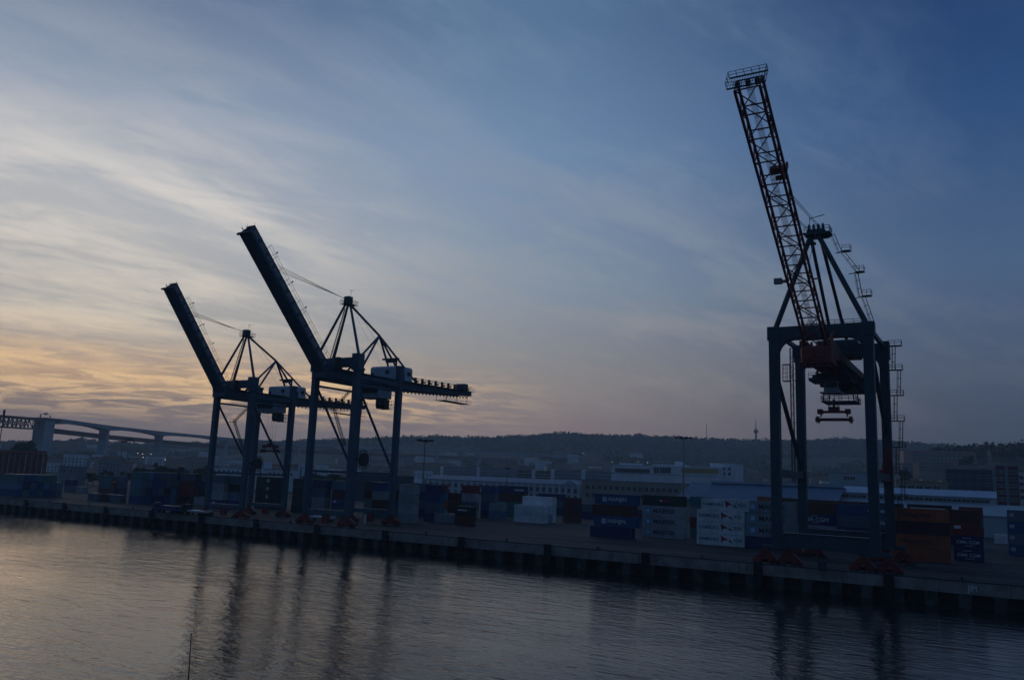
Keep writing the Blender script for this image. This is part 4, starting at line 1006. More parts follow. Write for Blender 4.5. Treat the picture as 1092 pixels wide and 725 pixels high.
# blue roofed warehouse behind the yard
Y = 170; x0, x1 = ext(722, 889, Y); t = thing('warehouse', ((x0 + x1) / 2, Y, QZ + 0.012), 'long low warehouse with a plain blue sheet roof behind the stacks', 'warehouse'); hw = (x1 - x0) / 2
m = MB(); m.box(-hw, hw, 0, 46, 0, 8.6); m.build('wall', BEIGE, t)
m = MB(); m.prismx([(-0.8, 8.6), (23, 15.6), (46.8, 8.6), (46.8, 8.9), (23, 15.95), (-0.8, 8.9)][::-1], -hw - 0.6, hw + 0.6)
for i in range(int(2 * hw / 1.5)): m.beam((-hw + i * 1.5, -0.8, 8.95), (-hw + i * 1.5, 23, 15.98), 0.12, 0.1)
m.build('roof', BLUEROOF, t)
m = MB(); m.box(-hw + 8, hw, 21.5, 24.5, 15.9, 16.8); m.build('ridge_vent', PALEROOF, t)
m = MB(); m.box(-hw - 0.3, hw + 0.3, -1.05, -0.8, 8.3, 8.75); m.build('gutter', GALV, t)
for i in range(6):
    m = MB(); m.box(-hw + 6 + i * 12, -hw + 11 + i * 12, -0.06, 0.0, 0, 5); m.build('door', GREYW, t)
# pale shed with a clerestory window band
Y = 185; x0, x1 = ext(884, 1098, Y); t = thing('transit_shed', ((x0 + x1) / 2, Y, QZ + 0.012), 'long pale shed with a band of dark clerestory windows right of the blue roof', 'shed'); hw = (x1 - x0) / 2
m = MB(); m.box(-hw, hw, 0, 26, 0, 7.6); m.build('wall', PALEW, t)
m = MB(); m.prismx([(-0.6, 7.6), (6.0, 11.5), (6.0, 11.75), (-0.6, 7.9)][::-1], -hw - .4, hw + .4); m.build('lean_to_roof', PALEW, t)
xr = atY(1060, 505, Y).x - t.location.x
m = MB(); m.box(-hw, xr, 6.0, 26, 7.7, 14.0); m.build('clerestory_wall', PALEW, t)
m = MB(); m.prismx([(5.4, 14.0), (16, 16.4), (26.6, 14.0), (26.6, 14.3), (16, 16.7), (5.4, 14.3)][::-1], -hw - .4, xr + .4); m.build('roof', PALEROOF, t)
for p in (890, 900, 909, 918, 937, 946, 955, 968, 979, 989, 999, 1009, 1019, 1029, 1039, 1048):
    link('window', window_mesh(3.4, 1.0), t, (atY(p, 505, Y + 6).x - t.location.x, 5.99, 12.3))
# white plant building with dark band and ochre panel
Y = 480
t, hw, h = bldg('factory_building', 652, 762, 497, Y, 40, RENDERW, 'white flat-roofed factory with dark window band and ochre panel', base=QZ)
X = lambda p: atY(p, 505, Y).x - t.location.x; Z = lambda p, q: zof(p, q, Y) - QZ
m = MB(); m.box(X(656), X(693), -0.2, 0, Z(675, 504), Z(675, 499.5)); m.build('window_band', GLASS, t)
for p in (700, 706.5, 712.5): link('window', window_mesh(4.6, 4.6), t, (X(p), -0.003, Z(p, 504.3)))
m = MB(); m.box(X(727), X(766), -0.35, 0, Z(745, 504.5), Z(745, 499.3)); m.build('ochre_panel', OCHRE, t)
m = MB(); m.box(X(657), X(676), 6, 20, h, Z(666, 493.5)); m.box(X(694), X(727), 2, 22, h, Z(710, 495)); m.box(X(716), X(723), 8, 16, Z(710, 495), Z(720, 491.5)); m.build('roof_plant', RENDERW, t)
m = MB(); m.box(X(652), X(764), -0.12, 0, Z(700, 506.2), Z(700, 505.6)); m.build('string_course', GREYW, t)
t, hw, h = bldg('office_block', 757, 784, 494.5, 505, 25, RENDERW, 'small white block standing just right of the ochre panel', base=QZ)
windows(t, [hw * f for f in (-0.6, 0.1, 0.55)], [h - 9, h - 5], 2.2, 2.2)
# beige building, two rows of square windows
Y = 300
t, hw, h = bldg('beige_block', 620, 727, 514, Y, 22, BEIGE, 'long beige building with two rows of square windows behind the blue stack', roofmat=GREYW)
xs = wpx(t, [627 + 6.25 * i for i in range(16)], Y); windows(t, xs, [h - 5.2, h - 10.0], 2.5, 2.5)
# long white building with tall pilasters
Y = 340
t, hw, h = bldg('arcade_building', 455, 622, 509.5, Y, 24, PALEW, 'long white two-storey building with tall pilasters and a low gable at its right', roof='pitch', roofmat=paint('blue_grey_roof', (0.10, 0.15, 0.24), 0.6, 0.2), rise=3.0)
xs = wpx(t, [460 + 6.7 * i for i in range(24)], Y); windows(t, xs, [h - 8.2, h - 13.0], 2.2, 2.9)
for x in wpx(t, [456.6 + 6.7 * i for i in range(25)], Y):
    m = MB(); m.box(x - 0.35, x + 0.35, -0.45, 0, 0, h - 3.2); m.build('pilaster', RENDERW, t)
m = MB(); gx = wpx(t, [600, 618], Y); m.prism([(gx[0], h - 3.2), (gx[1], h - 3.2), ((gx[0] + gx[1]) / 2, h + 0.6)], -0.8, 4); m.build('gable', PALEW, t)
# apartment rows further up
for (p0, p1, pt, Y, lab, wmat) in ((470, 545, 499, 620, 'grey apartment row with pale balcony bands left of the bare mast', GREYW), (588, 652, 502, 560, 'grey apartment row with balcony bands directly left of the white factory', GREYW), (545, 590, 502, 640, 'low reddish apartment row between the two grey balcony rows', BRICKD)):
    t, hw, h = bldg('apartment_block', p0, p1, pt, Y, 16, wmat, lab, base=QZ - 1, group='apartment rows behind the arcade building')
    for k in range(3):
        m = MB(); m.box(-hw, hw, -1.2, 0, h - 3.4 - k * 3.2, h - 2.5 - k * 3.2); m.build('balcony', PALEW, t)
    m = MB(); m.box(hw * 0.1 - 2, hw * 0.1 + 2, -1.5, 6, 0, h + 1.2); m.build('stair_tower', RENDERW, t); m = MB(); m.box(-hw, -hw + 4, -1.5, 6, 0, h + 0.8); m.build('stair_tower', RENDERW, t)
# white buildings seen through the far crane
Y = 215
t, hw, h = bldg('white_office', 222, 262, 498.5, Y, 16, RENDERW, 'low white office with one row of square windows seen through the far crane', roofmat=GREYW)
windows(t, wpx(t, [228.5 + 5 * i for i in range(7)], Y), [h - 3.8], 1.9, 2.0)
t, hw, h = bldg('white_hall', 266, 328, 501, Y + 5, 18, RENDERW, 'white hall with tall dark slots and small windows between the two solid boom cranes', roofmat=GREYW)
windows(t, wpx(t, [288 + 4.6 * i for i in range(6)], Y + 5), [h - 3.4], 1.6, 1.7)
for p in (279, 322):
    xx = wpx(t, [p], Y + 5)[0]; m = MB(); m.box(xx - 2.6, xx + 2.6, -1.2, 6, 0, h + 5.0); m.build('tower', RENDERW, t)
    m = MB(); m.box(xx - 0.5, xx + 0.5, -1.26, -1.2, 1, h + 2.0); m.build('window_slot', GLASS, t)
t, hw, h = bldg('pink_block', 284, 312, 496, Y + 40, 12, PINKW, 'reddish block rising behind the white hall between the cranes', roofmat=TILE)
windows(t, [hw * f for f in (-.7, -.35, 0, .35, .7)], [h - 4], 1.5, 1.8)
t, hw, h = bldg('navy_shed', 372, 424, 506.5, 165, 14, DARKB, 'long dark navy shed behind the nearer solid boom crane', roofmat=GREYW)
m = MB()
for i in range(12): m.box(-hw + 1 + i * hw / 6, -hw + 1.3 + i * hw / 6, -0.08, 0, 0, h)
m.build('ribs', DARKB, t)
s = thing('sign_board', (atY(397, 527, 110).x, 110, QZ), 'white upright board beside the blue topped stack', 'sign')
m = MB(); m.box(-1.3, 1.3, -0.1, 0.1, 4, 10.0); m.build('panel', WHITEP, s); m = MB(); m.tube((-0.9, 0, 0), (-0.9, 0, 4), 0.1, 8); m.tube((0.9, 0, 0), (0.9, 0, 4), 0.1, 8); m.build('post', GALV, s)
# tented canopy
Y = 205; x0, x1 = ext(424, 447, Y); zt = zof(435, 505.5, Y) - QZ; t = thing('tent_canopy', ((x0 + x1) / 2, Y, QZ), 'white canopy of many small peaks right of the nearer solid boom crane', 'canopy'); hw = (x1 - x0) / 2
m = MB(); n = 7; w_ = 2 * hw / n
for i in range(n):
    for j in range(2):
        cx, cy = -hw + (i + .5) * w_, 2 + j * w_; ht = zt - abs(i - 3) * 0.5
        o = [(cx - w_ / 2, cy - w_ / 2, ht - 3.6), (cx + w_ / 2, cy - w_ / 2, ht - 3.6), (cx + w_ / 2, cy + w_ / 2, ht - 3.6), (cx - w_ / 2, cy + w_ / 2, ht - 3.6)]
        q = [(cx + (a - cx) * .28, cy + (b - cy) * .28, ht - 1.6) for a, b, c in o]
        m.add(o + q + [(cx, cy, ht)], [(0, 1, 5, 4), (1, 2, 6, 5), (2, 3, 7, 6), (3, 0, 4, 7), (4, 5, 8), (5, 6, 8), (6, 7, 8), (7, 4, 8)])
m.build('membrane', RENDERW, t)
for i in range(n + 1):
    m = MB(); m.tube((-hw + i * w_, 2 - w_ / 2, 0), (-hw + i * w_, 2 - w_ / 2, zt - 3.6), 0.12, 6); m.build('post', GALV, t)
# red steel frame shed at far left and small white house
Y = 150; x0, x1 = ext(-14, 46, Y); zt = zof(20, 480, Y) - QZ; t = thing('steel_frame_shed', ((x0 + x1) / 2, Y, QZ), 'tall shed frame of dark red steel columns with pale panels at the left picture edge', 'shed'); hw = (x1 - x0) / 2
m = MB(); m.box(-hw - .4, hw + .4, -0.6, 0.6, zt - 1.6, zt); m.box(-hw, hw, -0.35, 0.35, zt * 0.52, zt * 0.52 + 0.7); m.build('beam', REDP, t)
for i in range(11):
    x = -hw + i * 2 * hw / 10; m = MB(); m.box(x - 0.75, x + 0.75, -0.7, 0.7, 0, zt - 1.6); m.build('column', REDP, t)
for i in range(10):
    x = -hw + (i + .5) * 2 * hw / 10; m = MB(); m.box(x - 0.55, x + 0.55, 0.8, 1.0, zt * .1, zt - 2.4); m.build('panel', GALV if i % 3 else RENDERW, t)
m = MB(); m.box(-hw, hw, 1.2, 1.6, 0, zt - 2); m.build('back_wall', BRICKD, t)
Y = 118
t, hw, h = bldg('white_house', 63, 80, 497.5, Y, 7, GREYW, 'small pale two-storey house right of the red steel frame', roofmat=GREYW)
windows(t, [-hw * .35, hw * .45], [h - 3.4], 2.2, 2.0); windows(t, [-hw * .5, hw * .3], [1.2], 2.0, 2.0)
# right-hand background
t, hw, h = bldg('grey_depot', 884, 926, 504.5, 380, 20, PALEW, 'pale grey depot above the clerestory shed between the crane legs', roofmat=GREYW)
windows(t, [hw * f for f in (-.1, .05, .2)], [h - 4], 3, 2)
t, hw, h = bldg('yellow_trim_block', 955, 1009, 513.5, 250, 12, BEIGE, 'low block with yellow roof edge above the clerestory shed', roofmat=OCHRE)
windows(t, wpx(t, [962 + 9 * i for i in range(5)], 250), [h - 4.4], 2.6, 2.6)
t, hw, h = bldg('dark_block', 1009, 1058, 501, 330, 20, DARKB, 'large dark blue-grey block above the clerestory shed left of the red tower', roofmat=GREYW)
windows(t, [hw * f for f in (-.8, -.4, 0, .4, .8)], [h - 4, h - 8, h - 12], 1.8, 1.5)
t, hw, h = bldg('red_tower_block', 1062, 1086, 497, 290, 16, BRICKD, 'dark red tower block with a pale vertical strip near the right picture edge', roofmat=GREYW)
m = MB(); m.box(-hw * .05 - .6, -hw * .05 + .6, -0.3, 0, 0, h); m.build('stair_strip', GREYW, t)
windows(t, [hw * f for f in (-.7, -.4, .35, .7)], [h - 3.5 - 3.2 * k for k in range(5)], 1.5, 1.4)
t, hw, h = bldg('pale_flats', 1085, 1110, 503, 310, 14, RENDERW, 'pale flats cut by the right picture edge beside the red tower', roofmat=GREYW)
windows(t, [-hw * .7, -hw * .3, 0], [h - 3.5 - 3.2 * k for k in range(4)], 1.5, 1.4)
# palace on the hill at right
def on_ridge(px, py, D):
    return atD(px, py, D)
p = atD(1003, 494, 900); q0, q1 = atD(976, 494, 900), atD(1046, 494, 900)
t = thing('hill_palace', (p.x, p.y, p.z - 10), 'long pale palace with rows of windows high on the right hill', 'palace'); L = (q1 - q0).length; hh = 900 * 11.0 / FPX + 10
t.rotation_euler = (0, 0, R(YAW) * 0.6)
m = MB(); m.box(-L / 2, L / 2, 0, 16, 0, hh); m.build('wall', BEIGE, t)
m = MB(); m.prismx([(-0.5, hh), (8, hh + 2.4), (16.5, hh), (16.5, hh + .3), (8, hh + 2.8), (-.5, hh + .3)][::-1], -L / 2 - .5, L / 2 + .5); m.build('roof', TILE, t)
m = MB(); m.box(-L / 2 - 2, -L / 2 + 7, -3, 19, 0, hh + 1.5); m.build('lit_end_pavilion', PINKW, t)  # pinkish light on the palace's left end, put into its wall colour
windows(t, [-L / 2 + 10 + i * (L - 12) / 15 for i in range(16)], [hh - 4.2, hh - 8.5], 1.6, 2.2)
p = atD(1055, 489, 900); t = thing('bell_tower', (p.x, p.y, p.z - 12), 'slim pale bell tower right of the hill palace', 'tower')
m = MB(); m.box(-2.2, 2.2, -2.2, 2.2, 0, 17); m.build('shaft', BEIGE, t); m = MB(); m.add([(-2.4, -2.4, 17), (2.4, -2.4, 17), (2.4, 2.4, 17), (-2.4, 2.4, 17), (0, 0, 23)], [(0, 1, 4), (1, 2, 4), (2, 3, 4), (3, 0, 4), (0, 3, 2, 1)]); m.build('spire', BEIGE, t)

# ------------------------------------------------------------------ houses on the hillside
def house_mesh(w_, d_, h_, wm_, roofm, k):
    m = MB(); m.box(-w_ / 2, w_ / 2, 0, d_, -8, h_)
    m.cur = 1
    if k % 3: m.prismx([(-.3, h_), (d_ / 2, h_ + 2.2), (d_ + .3, h_)], -w_ / 2 - .3, w_ / 2 + .3)
    else: m.box(-w_ / 2 - .2, w_ / 2 + .2, -.2, d_ + .2, h_, h_ + 0.6)
    m.cur = 2
    nx = max(2, int(w_ / 3.2)); nz = max(1, int(h_ / 3.1))
    for i in range(nx):
        for j in range(nz): x = -w_ / 2 + (i + .5) * w_ / nx; m.box(x - .55, x + .55, -0.06, 0, 1.0 + j * 3.0, 2.5 + j * 3.0)
    return m.mesh('house', [wm_, roofm, GLASS])
HM = []
for k in range(14):
    col = [('white', RENDERW), ('pale grey', GREYW), ('beige', BEIGE), ('pink', PINKW)][k % 4]
    rf = (TILE, 'red-brown tiled') if k % 3 else (GREYW, 'flat grey')
    w_, h_ = random.uniform(13, 40), random.choice([7, 9, 9, 12, 15, 18])
    HM.append((house_mesh(w_, 10, h_, col[1], rf[0], k), f"{'tall' if h_ > 11 else 'low'} {col[0]} house with {rf[1]} roof on the far hillside", h_))
nh = 0
while nh < 270:
    px = random.uniform(-15, 985); a = az_of(px); t_ = random.random() ** 1.3; r = 880 + 1250 * t_
    if px > 640 and t_ > 0.35 and random.random() < 0.75: continue
    x, y = CAMP.x + math.sin(a) * r, CAMP.y + math.cos(a) * r
    me, lab, h_ = HM[random.randrange(14)]
    o = link('hillside_house', me, None, (x, y, terr(x, y))); o.rotation_euler = (0, 0, -a + random.uniform(-.5, .5))
    tag(o, lab, 'house', 'houses scattered over the far hillside'); nh += 1

for i in range(26):
    px = random.uniform(958, 1078); D = random.uniform(700, 960); p = atD(px, random.uniform(493, 501), D)
    me, lab, h_ = HM[random.randrange(14)]
    o = link('hillside_house', me, None, (p.x, p.y, p.z - h_ * 0.8)); o.rotation_euler = (0, 0, random.uniform(-.2, .9)); o.scale = (0.7, 0.7, 0.8)
    tag(o, lab.replace('on the far hillside', 'below the hill palace'), 'house', 'houses below the hill palace')
# ------------------------------------------------------------------ bridge
BR = [(-60, 437, 930), (0, 442.5, 1040), (38, 445.6, 1100), (58, 447.2, 1130), (112, 454.5, 1240), (170, 460.8, 1380), (240, 467.3, 1500), (318, 472.6, 1600), (392, 476, 1670), (466, 479, 1720), (511, 481.2, 1745), (553, 483.4, 1765), (594, 485.4, 1790), (645, 488, 1800)]
CONB = paint('bridge_concrete', (0.36, 0.41, 0.46), 0.85, 0.15, scale=0.03)
BRED = paint('bridge_red_steel', (0.14, 0.05, 0.045), 0.6, 0.15, scale=0.03)
bp = [atD(*q_) for q_ in BR]
B = thing('river_bridge', (bp[3].x, bp[3].y, 0), 'long high bridge with truss span, massive abutment and concrete viaduct at left', 'bridge')
loc = [p - Vector((bp[3].x, bp[3].y, 0)) for p in bp]
def strip(m, pts, w_, offs):
    """offs: list of (top,bottom) offsets per point"""
    o = len(m.v)
    for i, p in enumerate(pts):
        d = (pts[min(i + 1, len(pts) - 1)] - pts[max(i - 1, 0)]); d.z = 0; n = Vector((-d.y, d.x, 0)).normalized() * (w_ / 2); t_, b_ = offs[i]
        for s, z in ((1, t_), (-1, t_), (-1, b_), (1, b_)): m.v.append((p.x + n.x * s, p.y + n.y * s, p.z + z))
    for i in range(len(pts) - 1):
        for k in range(4): m.f.append((o + i * 4 + k, o + i * 4 + (k + 1) % 4, o + i * 4 + 4 + (k + 1) % 4, o + i * 4 + 4 + k)); m.mi.append(0)
    m.f.append((o, o + 1, o + 2, o + 3)); m.mi.append(0); e = o + 4 * (len(pts) - 1); m.f.append((e + 3, e + 2, e + 1, e)); m.mi.append(0)
# concrete deck, deeper over each pier
pts, offs = [], []
for i in range(3, len(loc) - 1):
    n = 8
    for k in range(n):
        f = k / n; pts.append(loc[i].lerp(loc[i + 1], f)); dd = 3.0 + 3.4 * abs(2 * f - 1) ** 2.2; offs.append((0, -dd))
pts.append(loc[-1]); offs.append((0, -4))
m = MB(); strip(m, pts, 20, offs); m.build('road_deck', CONB, B)
m = MB(); strip(m, [p for p in loc[3:]], 20.6, [(1.2, 0.1)] * len(loc[3:])); m.build('parapet', GALV, B)
m = MB(); strip(m, [p for p in loc[3:]], 9, [(-12.5, -19)] * len(loc[3:])); m.build('rail_deck', BRED, B)
# truss span at the left
m = MB(); strip(m, loc[:4], 20, [(0, -3)] * 4); m.build('truss_deck', BRED, B)
m = MB(); strip(m, [loc[0], loc[1], loc[2]], 18, [(-14.0, -15.6)] * 3)
nn = 20
for side in (-8, 8):
    for i in range(nn):
        a_ = loc[0].lerp(loc[2], i / nn); b_ = loc[0].lerp(loc[2], (i + 1) / nn); dv = (loc[2] - loc[0]); n = Vector((-dv.y, dv.x, 0)).normalized() * side
        m.beam(a_ + n + Vector((0, 0, -3)), a_ + n + Vector((0, 0, -14)), 0.8, 0.8)
        if i % 2: m.beam(a_ + n + Vector((0, 0, -3)), b_ + n + Vector((0, 0, -14)), 0.9, 0.9)
        else: m.beam(a_ + n + Vector((0, 0, -14)), b_ + n + Vector((0, 0, -3)), 0.9, 0.9)
m.build('truss', BRED, B)
# abutment and piers
def shaft(m, c, d, top, lw, ww, bot, flare=1.0):
    d = Vector((d.x, d.y, 0)).normalized(); n = Vector((-d.y, d.x, 0)); o = []
    for z, f in ((bot, flare), (top, 1.0)):
        for i, j in ((-1, -1), (1, -1), (1, 1), (-1, 1)): o.append(Vector((c.x, c.y, z)) + d * (lw / 2 * i * f) + n * (ww / 2 * j * f))
    m.add(o, [(0, 3, 2, 1), (4, 5, 6, 7), (0, 1, 5, 4), (1, 2, 6, 5), (2, 3, 7, 6), (3, 0, 4, 7)])
d = loc[3] - loc[2]; c = loc[2].lerp(loc[3], 0.5); m = MB(); shaft(m, c, d, c.z + 1.2, 17, 19, -2, 0.96); ab = m.build('abutment', CONB, B)
m = MB()
for e in (-8, 8): cc_ = c + d.normalized() * e; m.tube((cc_.x, cc_.y, c.z + 1), (cc_.x, cc_.y, c.z + 5), 0.7, 8)
m.beam((c - d.normalized() * 9) + Vector((0, 0, 6)), (c + d.normalized() * 6) + Vector((0, 0, 6.6)), 0.6, 0.6); m.beam((c - d.normalized() * 9) + Vector((0, 0, 1)), (c - d.normalized() * 9) + Vector((0, 0, 6)), 0.5, 0.5); m.box(c.x - 1.5, c.x + 1.5, c.y - 1.5, c.y + 1.5, c.z + 5.5, c.z + 8); m.build('sign_gantry', GALV, ab)
for i in range(4, len(loc) - 1):
    d = loc[i + 1] - loc[i - 1]; wp_ = bp[i]; gz = min(terr(wp_.x, wp_.y) - 4, loc[i].z - 20)
    m = MB(); shaft(m, loc[i], d, loc[i].z - 5.6, 6.5, 13, gz); m.build('pier', CONB, B)

# ------------------------------------------------------------------ masts, towers and lamps
def light_mast(px, py, Y, label, head=2.6, group='floodlight masts in the yard'):
    p = atY(px, py, Y); t = thing('floodlight_mast', (p.x, Y, QZ + 0.012), label, 'light mast', group); h = p.z - QZ
    m = MB(); m.tube((0, 0, 0), (0, 0, h - 0.5), 0.38, 10, 0.2); m.build('pole', GALV, t)
    m = MB(); m.tube((0, 0, h - 0.5), (0, 0, h - 0.2), head * 0.6, 12)
    for k in range(8):
        a = k * math.pi / 4; cx, cy = head * math.cos(a), head * math.sin(a); m.beam((0, 0, h - 0.3), (cx, cy, h - 0.1), 0.12, 0.12); m.box(cx - 0.38, cx + 0.38, cy - 0.38, cy + 0.38, h - 0.35, h + 0.25)
    m.build('lamp_ring', DARK, t)
light_mast(453.5, 469.5, 70, 'tall floodlight mast right of the nearer solid boom crane')
light_mast(729, 466.5, 120, 'tall floodlight mast behind the stacks left of the lattice crane')
light_mast(131, 470.5, 120, 'tall floodlight mast at far left, left one of a close pair', 2.0)
light_mast(138, 468.8, 135, 'tall floodlight mast at far left, right one of a close pair', 2.0)
light_mast(541, 499, 180, 'slim short lamp mast in front of the arcade building', 0.9)
p = atY(5, 436, 160); t = thing('jib_mast', (p.x, 160, QZ), 'slender dark mast with a thick head at the left picture edge', 'mast'); h = p.z - QZ
m = MB(); m.tube((-1.2, 0, 0), (0, 0, h - 3), 0.35, 8, 0.3); m.build('pole', DARK, t)
m = MB(); m.tube((-0.2, 0, h - 6), (0, 0, h - 0.8), 0.7, 8, 0.9); m.tube((0, 0, h - 1.0), (0.3, 0, h), 0.3, 6, 0.15); m.build('head', DARK, t)
# television tower and slim aerial on the skyline
p = atD(806, 447, 2350); g = atD(806, 472, 2350); t = thing('television_tower', (p.x, p.y, g.z - 6), 'tall television tower with a round pod on the far skyline', 'tower'); h = p.z - g.z + 6
m = MB(); m.tube((0, 0, 0), (0, 0, h * .62), 3.4, 12, 2.4); m.build('shaft', CONC, t); m = MB(); m.tube((0, 0, h * .46), (0, 0, h * .52), 5.0, 14, 7.2); m.tube((0, 0, h * .52), (0, 0, h * .60), 7.2, 14, 4.0); m.build('pod', CONC, t)
m = MB(); m.tube((0, 0, h * .62), (0, 0, h), 1.5, 8, 0.5); m.build('aerial', GALV, t)
p = atD(753.5, 451, 2350); g = atD(753.5, 470, 2350); t = thing('radio_mast', (p.x, p.y, g.z - 6), 'very slim radio mast on the far skyline left of the television tower', 'mast'); h = p.z - g.z + 6
m = MB(); m.tube((0, 0, 0), (0, 0, h), 0.9, 6, 0.5); m.build('pole', GALV, t); m = MB(); m.tube((0, 0, h * .7), (0, 0, h * .74), 1.6, 8); m.build('drum', GALV, t)
for (px, py, D, lab) in ((681, 492, 1250, 'lit street lamp above the white factory, left of two close together'), (690.5, 493, 1250, 'lit street lamp above the white factory, right of two close together'), (653, 492.5, 1200, 'lit street lamp above the left end of the white factory'),
                         (621.5, 483, 1400, 'lit street lamp on the hillside below the far viaduct end'), (147.5, 483, 900, 'lit lamp under the bridge, leftmost of the row'), (152.5, 484, 900, 'lit lamp under the bridge, second of the row'), (153, 487.5, 900, 'lit lamp under the bridge, lowest of the row'), (161.5, 484, 900, 'lit lamp under the bridge, rightmost of the row'), (176.5, 490, 900, 'lit lamp alone right of the lamp row under the bridge')):
    p = atD(px, py, D); t = thing('street_lamp', (p.x, p.y, p.z - 9), lab, 'street lamp', 'lit street lamps on the hillside')
    m = MB(); m.tube((0, 0, -8), (0, 0, 8.6), 0.14, 6); m.build('pole', GALV, t); m = MB(); m.tube((0, -0.5, 8.6), (0, -0.5, 9.4), 0.40, 8, 0.5); m.build('lamp_head', LITE, t)

# ------------------------------------------------------------------ trees
def tree_mesh(h, w_, seed, n=26):
    random.seed(seed); tr = MB(); tr.tube((0, 0, -0.5), (0.1, 0, h * .42), h * .032, 7, h * .02)
    for k in range(5):
        a = k * 1.26 + random.random(); tr.tube((0.1, 0, h * (.3 + .04 * k)), (w_ * .3 * math.cos(a), w_ * .3 * math.sin(a), h * (.5 + .07 * k)), h * .012, 5, h * .005)
    cr = MB()
    for k in range(n):
        a = random.uniform(0, 6.28); rr = w_ * .5 * math.sqrt(random.random()) * .85; z = h * random.uniform(.32, .92); f = 1 - max(0, (z / h - .6)) * 1.6
        clump(cr, (rr * f * math.cos(a), rr * f * math.sin(a), z), w_ * .16, h * .075, 34, h * .048)
    return tr.mesh('trunk', BARK), cr.mesh('crown', FOL if seed % 2 else FOL2)
TM = [tree_mesh(10, 8, 11), tree_mesh(11, 9, 12), tree_mesh(9, 8.5, 13), tree_mesh(12, 8, 14)]
def tree(x, y, z, s, k, label, group):
    t = thing('broadleaf_tree', (x, y, z), label, 'tree', group); t.scale = (s, s, s); t.rotation_euler = (0, 0, random.uniform(0, 6.28))
    link('trunk', TM[k][0], t); link('crown', TM[k][1], t)
random.seed(21)
for i in range(11): tree(atY(331 + 6.2 * i, 505, 210).x, 210 + random.uniform(-3, 3), QZ, random.uniform(1.15, 1.4), i % 4, 'dark bushy tree in the row behind the nearer solid boom crane', 'tree row behind the nearer solid boom crane')
for i in range(14): tree(atY(146 + 6.2 * i, 505, 165).x, 165 + random.uniform(-4, 4), QZ, random.uniform(1.1, 1.4), i % 4, 'low olive tree behind the end-on blue container block', 'trees behind the end-on blue block')
for i in range(6): tree(atY(92 + 6.5 * i, 505, 140).x, 140 + random.uniform(-6, 6), QZ, random.uniform(0.7, 1.0), i % 4, 'small dark tree between the white house and the pair of floodlight masts', 'small trees beside the white house')
for (px, py, D, s) in ((20, 470, 620, 1.6), (27, 469, 630, 1.7), (33, 471, 620, 1.4)):
    p = atD(px, py, D); tree(p.x, p.y, p.z - 11 * s, s, int(px) % 4, 'dark tree standing on the rise below the truss span at far left', 'trees below the truss span')
for (px, py, D, s) in ((1028, 484, 860, 1.5), (1033, 485, 870, 1.3), (1056, 493, 800, 1.4), (1062, 494, 800, 1.5), (965, 500, 700, 1.2), (1048, 497, 700, 1.1), (995, 499, 760, 1.2), (1005, 500, 740, 1.3)):
    p = atD(px, py, D); tree(p.x, p.y, p.z - 11 * s, s, int(px) % 4, 'dark tree standing in front of the hill palace', 'trees round the hill palace')

# ------------------------------------------------------------------ vehicles and small things on the quay
def tractor(px, py, label, cabm, bedm, L=11.0, load=None):
    p = atZ(px, py, QZ); t = thing('terminal_tractor', (p.x, p.y, QZ + 0.012), label, 'tractor unit', 'terminal tractors with flat trailers')
    m = MB(); m.prismx([(-1.15, 0.75), (-1.25, 1.5), (-1.1, 3.1), (1.1, 3.1), (1.25, 1.5), (1.15, 0.75)], 0.2, 2.0); m.box(-0.4, 3.2, -1.2, 1.2, 0.65, 1.1); m.box(2.0, 2.6, -1.1, 1.1, 1.1, 1.6); cb = m.build('cab', cabm, t)
    m = MB(); m.box(0.5, 1.7, -1.27, -1.2, 1.8, 2.8); m.box(0.14, 0.2, -1.0, 1.0, 1.8, 2.9); m.build('cab_window', GLASS, cb)
    m = MB(); m.box(2.6, 2.6 + L, -1.2, 1.2, 1.15, 1.5); m.box(2.6 + L - 0.2, 2.6 + L, -1.2, 1.2, 1.5, 1.8); m.box(3.0, 2.4 + L, -0.5, 0.5, 0.85, 1.15); m.build('flat_trailer', bedm, t)
    for x in (0.6, 2.7, 2.6 + L - 2.6, 2.6 + L - 1.3):
        m = MB()
        for s in (-1, 1): m.tube((x, s * 0.85, 0.5), (x, s * 1.2, 0.5), 0.5, 14)
        m.build('wheel_pair', RUBBER, t)
    if load:
        m = MB(); m.box(3.2, 2.2 + L, -1.05, 1.05, 1.5, 1.5 + load); m.build('load', cabm, t)
tractor(165.5, 546.2, 'blue terminal tractor with a long blue flat trailer left of the far solid boom crane', paint('container_navy_blue', CC['navy']), paint('container_blue', CC['blue']), 9.0, 0.9)
tractor(196.5, 548.3, 'dark terminal tractor with a white flat trailer beside the far solid boom crane', DARK, WHITEP, 8.0)
tractor(326, 554.5, 'blue terminal tractor with a pale trailer parked under the nearer solid boom crane', paint('container_blue', CC['blue']), WHITEP, 8.0)
p = atZ(193, 548, QZ); t = thing('equipment_cabinet', (p.x, p.y, QZ + 0.012), 'small white cabinet between the two tractors by the far crane', 'cabinet'); m = MB(); m.bevbox(-0.7, 0.7, -0.5, 0.5, 0, 2.2, 0.06); m.build('housing', WHITEP, t); m = MB(); m.box(-0.55, 0.0, -0.54, -0.5, 0.2, 2.0); m.box(0.05, 0.6, -0.54, -0.5, 0.2, 2.0); m.build('door', GALV, t)
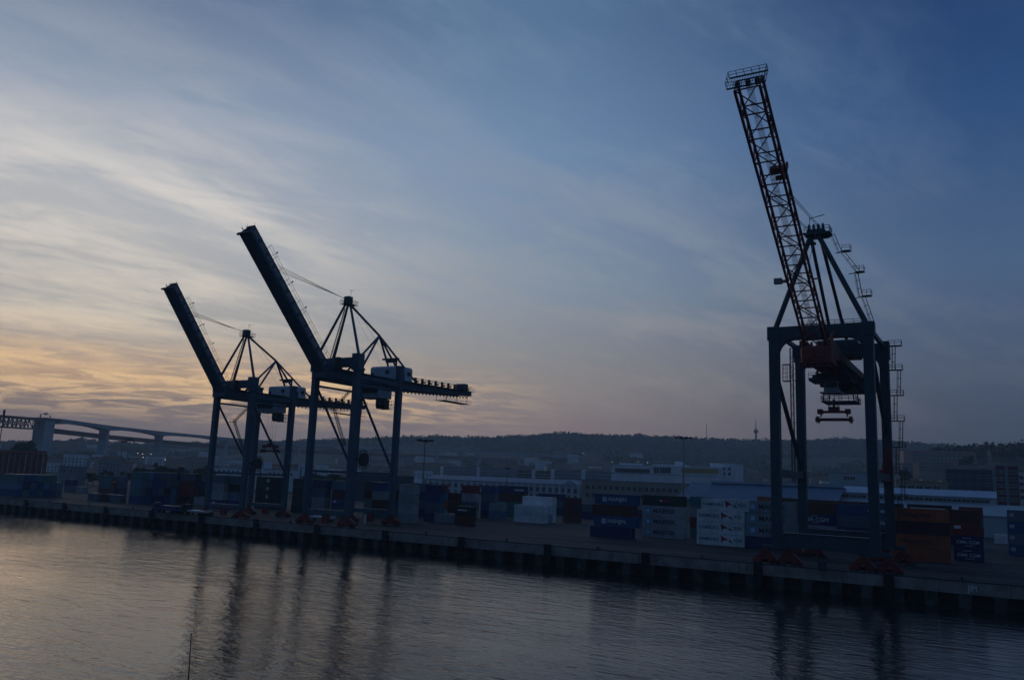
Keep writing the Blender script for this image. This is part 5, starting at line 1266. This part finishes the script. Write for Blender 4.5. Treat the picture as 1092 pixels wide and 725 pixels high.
p = atZ(877, 608, QZ); t = thing('power_pillar', (p.x, p.y, QZ + 0.012), 'dark power pillar on the quay edge under the sill of the lattice crane', 'cabinet'); m = MB(); m.bevbox(-0.7, 0.7, -0.6, 0.6, 0, 1.7, 0.1); m.build('housing', DARK, t); m = MB(); m.box(-0.4, 0.4, -0.66, -0.6, 0.3, 1.4); m.tube((0.2, 0, 1.7), (0.2, 0, 2.1), 0.08, 6); m.build('panel', DARKB, t)
p = atZ(389, 559, QZ); t = thing('white_bollard_post', (p.x, p.y, QZ + 0.012), 'thin white post beside the red travelling gear of the nearer solid boom crane', 'post'); m = MB(); m.tube((0, 0, 0), (0, 0, 2.6), 0.28, 10); m.build('shaft', WHITEP, t); m = MB(); m.tube((0, 0, 2.6), (0, 0, 2.9), 0.34, 10, 0.1); m.build('cap', WHITEP, t)
tx = text_mesh('JPI', 1.5, WHITEP); l_ = atY(1032, 628, 0); link('lettering', tx, qw, (l_.x, -0.012, QZ - 1.0))
# slender pole rising from the river in the foreground
p = atZ(197, 790, 0); r_ = ray(204, 677); tt = (p.y - CAMP.y) / r_.y; top = CAMP + r_ * tt
t = thing('river_pole', (p.x, p.y, 0), 'slender dark pole rising out of the water at the bottom left', 'pole')
m = MB(); m.tube((0, 0, -1), (top.x - p.x, 0, top.z), 0.075, 8, 0.03); m.build('shaft', DARK, t); m = MB(); m.tube((top.x - p.x, 0, top.z), (top.x - p.x, 0, top.z + 0.12), 0.06, 8); m.build('tip', DARK, t)

# ------------------------------------------------------------------ haze
hz = MB(); hz.box(-3150, 1800, -440, 3050, -1.5, 250); ho_ = hz.build('haze', [])
hmat = bpy.data.materials.new('haze'); hmat.use_nodes = True; nt = hmat.node_tree; nt.nodes.clear()
pv = nt.nodes.new('ShaderNodeVolumePrincipled'); pv.inputs['Color'].default_value = (0.74, 0.90, 1.0, 1); pv.inputs['Density'].default_value = 0.00020; pv.inputs['Anisotropy'].default_value = 0.2
ou = nt.nodes.new('ShaderNodeOutputMaterial'); nt.links.new(pv.outputs[0], ou.inputs['Volume'])
ho_.data.materials.append(hmat); tag(ho_, kind='stuff', label='thin blue evening haze over the harbour and hills', cat='haze')
scene.cycles.volume_bounces = 1
print('containers', NCONT[0], 'objects', len(bpy.data.objects))
